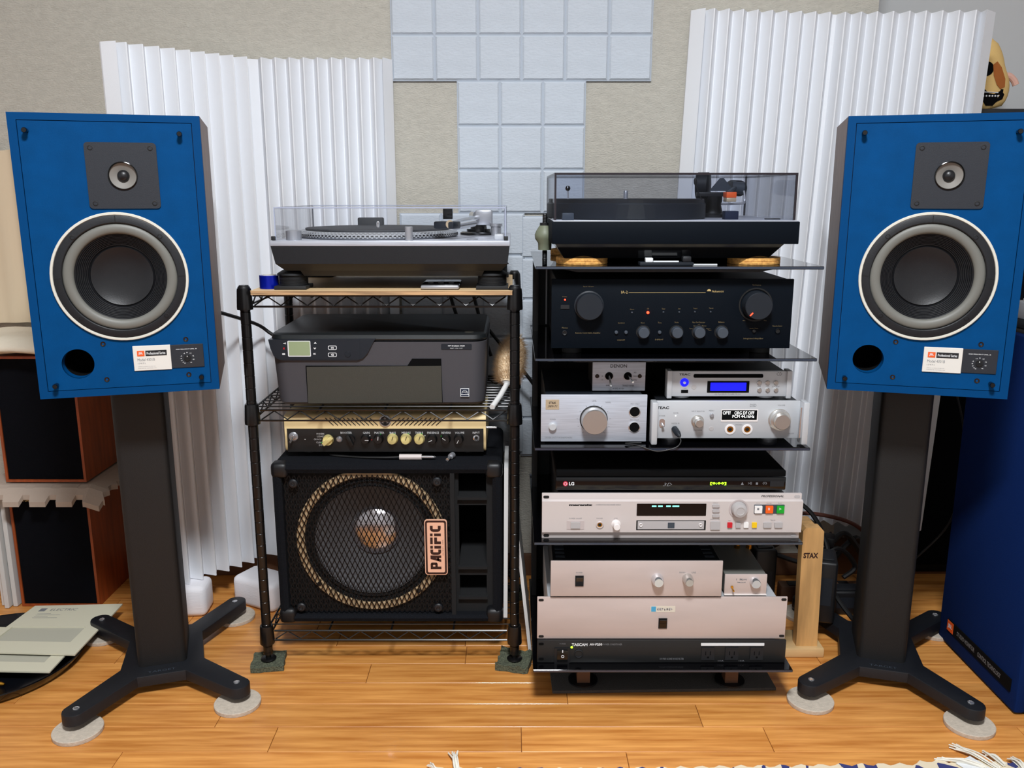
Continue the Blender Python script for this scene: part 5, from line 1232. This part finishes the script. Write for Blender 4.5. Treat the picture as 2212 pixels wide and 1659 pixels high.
cabs = [
 ([(.62, 2.02, .24), (.665, 1.98, .262), (.715, 1.94, .235), (.740, 1.89, .17), (.735, 1.85, .10), (.78, 1.80, .03), (.82, 1.80, .006)], .0055, 'cable', 'thick black cable arching down to the floor right of the oak stand'),
 ([(.64, 2.01, .18), (.70, 1.99, .215), (.77, 1.97, .216), (.84, 1.97, .19), (.90, 1.98, .13)], .005, 'cable_brown', 'brown cable arching in front of the right foam panel'),
 ([(.62, 1.97, .13), (.68, 1.93, .18), (.74, 1.94, .13), (.80, 1.95, .18), (.86, 1.96, .11)], .0075, 'cable', 'black cable looping behind the oak stand, lowest of the loops'),
 ([(.66, 1.97, .22), (.70, 1.95, .14), (.76, 1.95, .10), (.84, 1.97, .16), (.88, 1.99, .08)], .007, 'cable', 'black cable looping behind the right stand column'),
 ([(.64, 2.0, .11), (.72, 1.93, .11), (.78, 1.93, .15), (.83, 1.94, .10), (.80, 1.93, .075)], .006, 'cable', 'black cable crossing low behind the right stand column'),
 ([(.985, 1.86, .55), (1.0, 1.84, .47), (1.005, 1.83, .36), (.985, 1.83, .25), (.93, 1.86, .15)], .0022, 'cable', 'thin cable curving beside the dark blue floor speaker'),
 ([(.575, 1.88, .27), (.60, 1.86, .295), (.57, 1.86, .245), (.55, 1.88, .225)], .006, 'cable', 'black cable bunched behind the small rose silver box')]
for pts, r, mt, lb in cabs: tag(MB().tube(smooth_path(pts, 8), r, 8).build('cable', mt), lb, 'cable', 'cables behind the oak stand')
pl_ = random.Random(5)
for k, (x, y, z_, rz, lb) in enumerate(((.70, 1.93, .18, .6, 'black plug highest in the cable tangle behind the oak stand'), (.765, 1.945, .165, -.4, 'black plug between the cables left of the right stand column'), (.735, 1.93, .115, .2, 'black plug lowest in the cable tangle behind the oak stand'))):
    t = thing('plug', lb, 'plug', (x, y, z_), rz, 'plugs in the cable tangle')
    MB().bbox(-.012, .012, -.02, .02, -.012, .012, .004).build('housing', 'black_plastic', t)
    MB().cyl((0, .02, 0), (0, .05, 0), .005, .003, n=10).build('strain_relief', 'rubber', t)

# ================================================================== big dark blue speaker at the right
t = thing('floor_speaker', 'large dark blue floor speaker facing left at the right edge', 'loudspeaker', (1.17, 1.63, 0), world=True)
MB().bbox(.985, 1.40, 1.475, 1.785, .0005, .722, .004).build('cabinet', 'black', t)
MB().bbox(.9635, .986, 1.478, 1.782, .004, .718, .006).build('grille', 'dark_blue_cloth', t)
def strip(y0, y1, z0, z1, x, mat, name):
    return MB().box(x, x+.003, y0, y1, z0, z1).build(name, mat, t, False)
b_ = MB().prism([(1.7425, .040), (1.497, .040), (1.497, .066), (1.7425, .066)], .9610, .9637, 'yz').build('name_strip', 'matte_black', t, False)
sq = MB().box(.9602, .9612, 1.716, 1.7405, .0415, .0645).build('logo_square', 'jbl_orange', t, False)
MB().text('JBL', 1.737, 1.7195, .0475, .0585, .9602, plane='yz', bold=.03).build('lettering', 'print_white', sq, False)
MB().text('STUDIO MONITOR', 1.70, 1.628, .0475, .0575, .9610, plane='yz', bold=.02).build('lettering', 'print_grey', b_, False)
MB().text('CONTROL TECHNOLOGY', 1.616, 1.53, .0475, .0575, .9610, plane='yz', bold=.02).build('lettering', 'print_grey', b_, False)
# things lying on it, seen past the right speaker
t = thing('silver_device', 'silver grey device on top of the dark blue floor speaker', 'device', (1.10, 1.60, .7225), world=True)
MB().bbox(.995, 1.25, 1.50, 1.70, .7405, .775, .003).build('body', 'alu_pale', t)
MB().bbox(.994, 1.25, 1.498, 1.70, .7226, .7402, .002).build('lower_case', 'knob_dark', t)
for k in range(3): MB().bbox(.9925, .996, 1.53+k*.03, 1.545+k*.03, .750, .757, .0008).build('button', 'knob_mid', t)
t = thing('papers_stack', 'pale folded papers lying on the silver grey device at the right edge', 'papers', (1.10, 1.60, .7755), world=True)
for k in range(3): MB().box(1.0+k*.004, 1.2, 1.52+k*.005, 1.68, .7757+k*.006, .7807+k*.006).build('sheet', 'book_white' if k != 1 else 'print_grey', t, False)
t = thing('dark_cabinet', 'tall black cabinet in the corner behind the right blue speaker', 'cabinet', (1.3, 2.23, 0), world=True)
MB().bbox(1.045, 1.60, 2.13, 2.345, .0005, 1.16, .003).build('body', 'black', t)
MB().bbox(1.04, 1.605, 2.124, 2.35, 1.1602, 1.176, .003).build('top', 'satin_black', t)
MB().bbox(1.055, 1.59, 2.124, 2.132, .02, 1.15, .002).build('front_grille', 'grille_cloth', t)

# ---- plush guitar sitting on the dark cabinet
t = thing('plush_guitar', 'beige plush guitar with black bridge and brown patch on the dark cabinet', 'plush toy', (1.142, 2.19, 1.1762))
vs = []; fs = []; nA, nB = 28, 14
def gw(v): # half width along the height 0..1 of a guitar body
    return .080*math.sin(PI*min(1, max(0, (v+.04)/1.08)))**.42*(1-.62*v)*(1-.10*math.exp(-((v-.62)/.13)**2))
Hh = .165
for i in range(nB+1):
    v = i/nB
    for j in range(nA):
        a = 2*PI*j/nA; w_ = gw(v) if 0 < i < nB else .004
        vs.append((w_*math.cos(a), .030*math.sin(a)*(.4+.6*math.sin(PI*v)**.5), Hh*v))
for i in range(nB):
    for j in range(nA): fs.append((i*nA+j, i*nA+(j+1) % nA, (i+1)*nA+(j+1) % nA, (i+1)*nA+j))
fs += [tuple(range(nA)), tuple(nB*nA+j for j in range(nA))]
m = MB().add(vs, fs); gb = m.build('body', 'plush', t, True, 60)
def on_front(x, z): return -.030*(.4+.6*math.sin(PI*min(1, max(0, z/Hh)))**.5)*math.sqrt(max(0, 1-(x/max(gw(z/Hh), .005))**2))
def patch(poly, mat, name, off=.0012):
    bm = bmesh.new(); vv = [bm.verts.new((x, on_front(x, z)-off, z)) for x, z in poly]
    c = bm.verts.new((sum(p[0] for p in poly)/len(poly), 0, sum(p[1] for p in poly)/len(poly))); c.co.y = on_front(c.co.x, c.co.z)-off
    for i in range(len(vv)): bm.faces.new((vv[i], vv[(i+1) % len(vv)], c))
    return MB().addbm(bm).build(name, mat, t)
SC = lambda P, s, cx, cz: [(cx+(x-cx)*s, cz+(z-cz)*s) for x, z in P]
br = patch(SC([(-.018, .045), (.026, .043), (.026, .037), (.030, .034), (.028, .025), (.016, .020), (.010, .013), (-.004, .013), (-.010, .020), (-.020, .026), (-.022, .034), (-.018, .037)], 1.25, -.012, .022), 'matte_black', 'bridge')
patch([(-.014, .0425), (.022, .0412), (.022, .0392), (-.014, .0405)], 'print_white', 'saddle', .0024)
for k in range(6):
    x = -.013+k*.0072; y_ = on_front(x, .0325)-.0018
    MB().lathe([(.0022, 0), (.0018, .0012), (.0001, .0018)], (x, y_, .0325), (0, -1, 0), 12).build('bridge_pin', 'print_white', br)
patch([(-.014+.017*math.cos(a), .094+.017*math.sin(a)) for a in [2*PI*k/18 for k in range(18)]], 'matte_black', 'sound_hole')
patch(SC([(.000, .098), (.008, .104), (.018, .094), (.028, .074), (.029, .060), (.020, .056), (.011, .064), (.003, .080)], 1.3, .0, .082), 'plush_brown', 'pick_guard', .0018)
MB().tube(smooth_path([(.040, .004, .082), (.058, .002, .082), (.070, .0, .072), (.076, -.002, .060)]), .0075, 10).build('arm', 'plush_pink', t)

# ================================================================== left corner
def bookshelf(label, x, y, z_, rz, badge):
    t = thing('bookshelf_speaker', label, 'loudspeaker', (x, y, z_), rz, 'stacked brown bookshelf speakers')
    W, Hh, D = .189, .300, .175
    MB().plate([(-W/2, 0), (W/2, 0), (W/2, Hh), (-W/2, Hh)], [[(-W/2+.006, .006), (W/2-.006, .006), (W/2-.006, Hh-.006), (-W/2+.006, Hh-.006)]], 0, .012).build('front_rim', 'brown_cherry', t, False)
    MB().box(-W/2, W/2, .012, D, 0, Hh).build('cabinet', 'brown_cherry', t, False)
    MB().bbox(-W/2+.0065, W/2-.0065, .001, .012, .0065, Hh-.0065, .002).build('grille', 'grille_cloth', t)
    if badge: MB().text('Harbeth', -.075, -.035, .268, .276, .0008, bold=.02).build('badge', 'print_gold', t, False)
    return t
bookshelf('brown bookshelf speaker standing low at the left, below the drooping foam mat', -1.096, 1.928, .0008, 0, True)
bookshelf('brown bookshelf speaker stacked on the drooping foam mat at the left', -1.094, 1.926, .3185, 0, False)
t = thing('puzzle_mat', 'beige interlocking foam mat drooping between the two brown speakers', 'foam mat', (-1.1, 1.97, .3012), world=True)
m = MB(); x0, x1 = -1.24, -.945; y0, y1 = 1.878, 2.09; n = 9; th = .012
def zof(y): return .3020-(max(0, 1.914-y)**1.2)*1.5
# toothed outline with drooping front lip
nx, ny = 72, 14
def edge(x):
    k = ((x-x0) % .062)/.062
    return y0 if k < .66 else y0+.014
def edge_r(y): return x1 if int((y-y0)/.018) % 2 == 0 else x1-.010
vs = []; fs = []
for top in (0, 1):
    for j in range(ny+1):
        for i in range(nx+1):
            x = x0+(x1-x0)*i/nx; e_ = edge(x); y = e_+(y1-e_)*j/ny; xr = x if i < nx-2 else min(x, edge_r(y))
            vs.append((xr, y, zof(y)-(max(0, xr+.985)*.35 if xr > -.985 else 0)*(1.0)+(th if top else 0)))
A_ = (nx+1)*(ny+1)
for j in range(ny):
    for i in range(nx):
        q = j*(nx+1)+i; fs += [(q, q+1, q+nx+2, q+nx+1), (A_+q, A_+q+nx+1, A_+q+nx+2, A_+q+1)]
for i in range(nx): fs += [(i, A_+i, A_+i+1, i+1), (ny*(nx+1)+i, ny*(nx+1)+i+1, A_+ny*(nx+1)+i+1, A_+ny*(nx+1)+i)]
for j in range(ny):
    for i in (0, nx): q = j*(nx+1)+i; fs.append((q, q+nx+1, A_+q+nx+1, A_+q))
MB().add(vs, fs).build('mat', 'mat_beige', t, False)
# fleece cushion on top of the stack
bm = bmesh.new(); bmesh.ops.create_uvsphere(bm, u_segments=40, v_segments=20, radius=1)
rr = random.Random(9)
for v in bm.verts:
    x, y, z_ = v.co; a = math.atan2(y, x); rad = 1+.05*math.sin(5*a+1)+.04*math.sin(9*a)
    v.co = Vector((math.copysign(abs(x)**.75, x)*.165*rad, math.copysign(abs(y)**.75, y)*.125*rad, z_*.024+.006*math.sin(3*a)*math.hypot(x, y)-.030*max(0, math.hypot(x, y)-.72)*(1 if y < 0 else .3)))
o = MB().addbm(bm).build('fleece_cushion', 'fleece'); o.location = (-1.105, 1.985, .6465)
tag(o, 'cream fleece cushion on top of the stacked brown speakers', 'cushion')
# beige cloth hanging on the wall behind it
m = MB(); nx = 60; vs = []; fs = []
for i in range(nx+1):
    s = i/nx; x = -1.42+s*.50
    y = 2.085-.012*math.sin(s*26)-.008*math.sin(s*47+1)
    for z_ in (.672, 1.09-.06*max(0, .62-s)): vs += [(x, y, z_), (x, y+.006, z_)]
for i in range(nx):
    q = 4*i; fs += [(q, q+4, q+6, q+2), (q+1, q+3, q+7, q+5), (q+2, q+6, q+7, q+3), (q, q+1, q+5, q+4)]
fs += [(0, 2, 3, 1), (4*nx, 4*nx+1, 4*nx+3, 4*nx+2)]
tag(MB().add(vs, fs).build('hanging_cloth', 'beige_cloth'), 'plain beige cloth hanging in folds on the wall behind the left blue speaker', 'cloth')
# record sleeves leaning at the far left
for k, (x, y, h_, lb) in enumerate(((-1.206, 1.925, .290, 'white record sleeve standing nearest the left side of the brown speaker'), (-1.221, 1.915, .296, 'white record sleeve standing second from the brown speaker at the left edge'), (-1.236, 1.930, .292, 'white record sleeve standing third from the brown speaker at the left edge'))):
    o = MB().bbox(-.0055, .0055, 0, .15, 0, h_, .0015, 1).build('record_sleeve', 'book_white', None)
    o.location = (x, y, .0008); o.rotation_euler = (0, 0, math.radians(1.5*(k-1))); tag(o, lb, 'record sleeve', 'record sleeves at the left edge')
# round black tray with envelopes
t = thing('round_tray', 'round glossy black tray on the floor at the left edge', 'tray', (-1.112, 1.66, .0005))
MB().lathe([(1e-4, 0), (.170, 0), (.180, .006), (.1877, .020), (.1895, .0235), (.1868, .0240), (.182, .0215), (.175, .010), (.167, .0055), (.09, .005), (1e-4, .005)], (0, 0, 0), (0, 0, 1), 80).build('dish', 'tray_gloss', t)
MB().lathe([(.1890, .0215), (.1910, .0232), (.1890, .0250), (.1870, .0235)], (0, 0, 0), (0, 0, 1), 80).build('rim', 'gloss_black', t)
for k, (x, y, z_, a, c, mt, lb) in enumerate(((-1.045, 1.575, .0096, .012, .035, 'brass', 'gold trinket nearest the tray rim'), (-1.07, 1.597, .0096, .012, .03, 'brass', 'gold trinket furthest under the envelope'), (-1.085, 1.57, .0106, .010, .014, 'chrome', 'small silver trinket among the gold ones on the tray'))):
    o = MB().lathe([(1e-4, -c*.5), (a*.22, -c*.45), (a*.35, -c*.3), (a*.20, -c*.1), (a*.35, c*.1), (a*.35, c*.3), (a*.18, c*.5), (1e-4, c*.5)], (0, 0, 0), (1, .2*(k-1), 0), 16).build('trinket', mt)
    o.location = (x, y, z_+.0004); tag(o, lb, 'trinket', 'trinkets on the black tray')
def sheet(label, corners, z_, win, lines, prin):
    """paper envelope with a window: corners in plan, drawn in a local 0..1 frame"""
    t = thing('envelope', label, 'envelope', (corners[0][0], corners[0][1], z_), world=True)
    c = [Vector((*p, 0)) for p in corners]
    def P(u, v, h=0): q = c[0].lerp(c[1], u).lerp(c[3].lerp(c[2], u), v); return (q.x, q.y, z_+h)
    def quad(us, vs, h0, h1):
        m = MB(); vv = [P(us[0], vs[0], h0), P(us[1], vs[0], h0), P(us[1], vs[1], h0), P(us[0], vs[1], h0)]+[P(us[0], vs[0], h1), P(us[1], vs[0], h1), P(us[1], vs[1], h1), P(us[0], vs[1], h1)]
        return m.add(vv, [(0, 1, 2, 3), (4, 5, 6, 7), (0, 1, 5, 4), (1, 2, 6, 5), (2, 3, 7, 6), (3, 0, 4, 7)])
    m = MB(); (u0, u1), (v0, v1) = win
    for us, vs2 in (((0, 1), (0, v0)), ((0, 1), (v1, 1)), ((0, u0), (v0, v1)), ((u1, 1), (v0, v1))): q = quad(us, vs2, .001, .004); m.add(q.v, q.f)
    m.build('front_sheet', 'paper', t, False)
    quad((.005, .995), (.005, .995), 0, .0009).build('inner_sheet', 'paper_in', t, False)
    if prin:
        quad((.12, .19), (.86, .93), .004, .0042).build('printed_logo', 'print_grey', t, False)
        m = MB(); vs_, fs_ = glyphs('ELECTRIC', 0, 2, 0); mx_ = max(v[0] for v in vs_); my_ = max(v[1] for v in vs_)
        m.add([P(.24+.3*v[0]/mx_, .87+.05*v[1]/my_, .0042) for v in vs_], fs_); 
        for k in range(4): q = quad((.15, .15+.15+.12*(k % 2)), (.80-.03*k, .805-.03*k), .004, .0042); m.add(q.v, q.f)
        m.build('printed_lines', 'print_grey', t, False)
sheet('printed paper envelope with a window lying tilted on the black tray', [(-1.140, 1.655), (-.918, 1.643), (-.919, 1.872), (-1.120, 1.862)], .0312, ((.06, .84), (.22, .52)), 4, True)
sheet('paper envelope peeking out below the printed one on the black tray', [(-1.150, 1.592), (-.941, 1.584), (-.944, 1.76), (-1.150, 1.77)], .0262, ((.1, .86), (.2, .6)), 0, False)

# ================================================================== rug at the bottom edge
rm = bpy.data.materials.new('rug_pattern'); rm.use_nodes = True; MATS['rug_pattern'] = rm
N = rm.node_tree.nodes; L = rm.node_tree.links; bs = N['Principled BSDF']; bs.inputs['Roughness'].default_value = .95
tc = N.new('ShaderNodeTexCoord'); vo = N.new('ShaderNodeTexVoronoi'); vo.inputs['Scale'].default_value = 42; vo.feature = 'F1'
mp = N.new('ShaderNodeMapping'); mp.inputs['Scale'].default_value = (1, .8, .01); L.new(tc.outputs['Object'], mp.inputs[0]); L.new(mp.outputs[0], vo.inputs['Vector'])
sp = N.new('ShaderNodeSeparateColor'); L.new(vo.outputs['Color'], sp.inputs[0])
rp = N.new('ShaderNodeValToRGB'); rp.color_ramp.interpolation = 'CONSTANT'
rp.color_ramp.elements[0].color = rgb((226, 212, 184)); rp.color_ramp.elements[1].color = rgb((50, 56, 112)); rp.color_ramp.elements[1].position = .62
L.new(sp.outputs[0], rp.inputs[0]); L.new(rp.outputs[0], bs.inputs['Base Color'])
t = thing('rug', 'blue and cream patterned rug at the bottom edge of the picture', 'rug', (.38, .95, .0005))
bm = bmesh.new(); bmesh.ops.create_grid(bm, x_segments=110, y_segments=60, size=.5)
rr = random.Random(11)
for v in bm.verts:
    x, y = v.co.x, v.co.y; ed = (.5+y)
    v.co.x = x*1.06+.01; v.co.y = y*.74+(.004*math.sin(x*190) if y > .49 else 0)+.008*(x > .3)*(y > .4)+.006*math.sin(x*5)*ed
    v.co.z = .006+rr.uniform(-.0006, .0006)
ex = bmesh.ops.extrude_face_region(bm, geom=bm.faces[:])
for v in ex['geom']:
    if isinstance(v, bmesh.types.BMVert): v.co.z = 0
MB().addbm(bm).build('pile', 'rug_pattern', t)
def tassel(x, y, a, ln, nst, sp_):
    m = MB()
    for k in range(nst):
        aa = a+rr.uniform(-sp_, sp_); p0 = Vector((x+rr.uniform(-.004, .004), y, .006+rr.uniform(0, .006)))
        p1 = p0+Vector((math.cos(a), math.sin(a), 0))*ln*.5+Vector((0, 0, rr.uniform(0, .006))); p2 = p1+Vector((math.cos(aa), math.sin(aa), 0))*ln*rr.uniform(.35, .6); p2.z = rr.uniform(.002, .009)
        m.tube(smooth_path([p0, p1, p2], 4), .0013, 5)
    m.build('fringe_tassel', 'fringe_white', t)
for x, y, a, ln, nst, sp_ in ((-.475, .355, 1.75, .052, 14, .25), (-.505, .345, 2.1, .034, 10, .2), (.44, .362, 2.75, .075, 14, .12), (.462, .360, 2.15, .080, 12, .12), (.505, .355, 1.7, .035, 9, .2), (.535, .35, 1.5, .04, 9, .2), (.475, .368, 1.9, .045, 8, .2)):
    tassel(x, y, a, ln, nst, sp_)
o = MB().box(-.02, .02, -.02, .02, 0, .0006).build('paper_scrap', 'print_white', None, False); o.location = (.802, 1.318, .0085); o.rotation_euler.z = .5
tag(o, 'white paper corner poking out from under the rug fringe', 'paper')

for o in list(bpy.data.objects):
    for k in ('_w', '_y'):
        if k in o: del o[k]
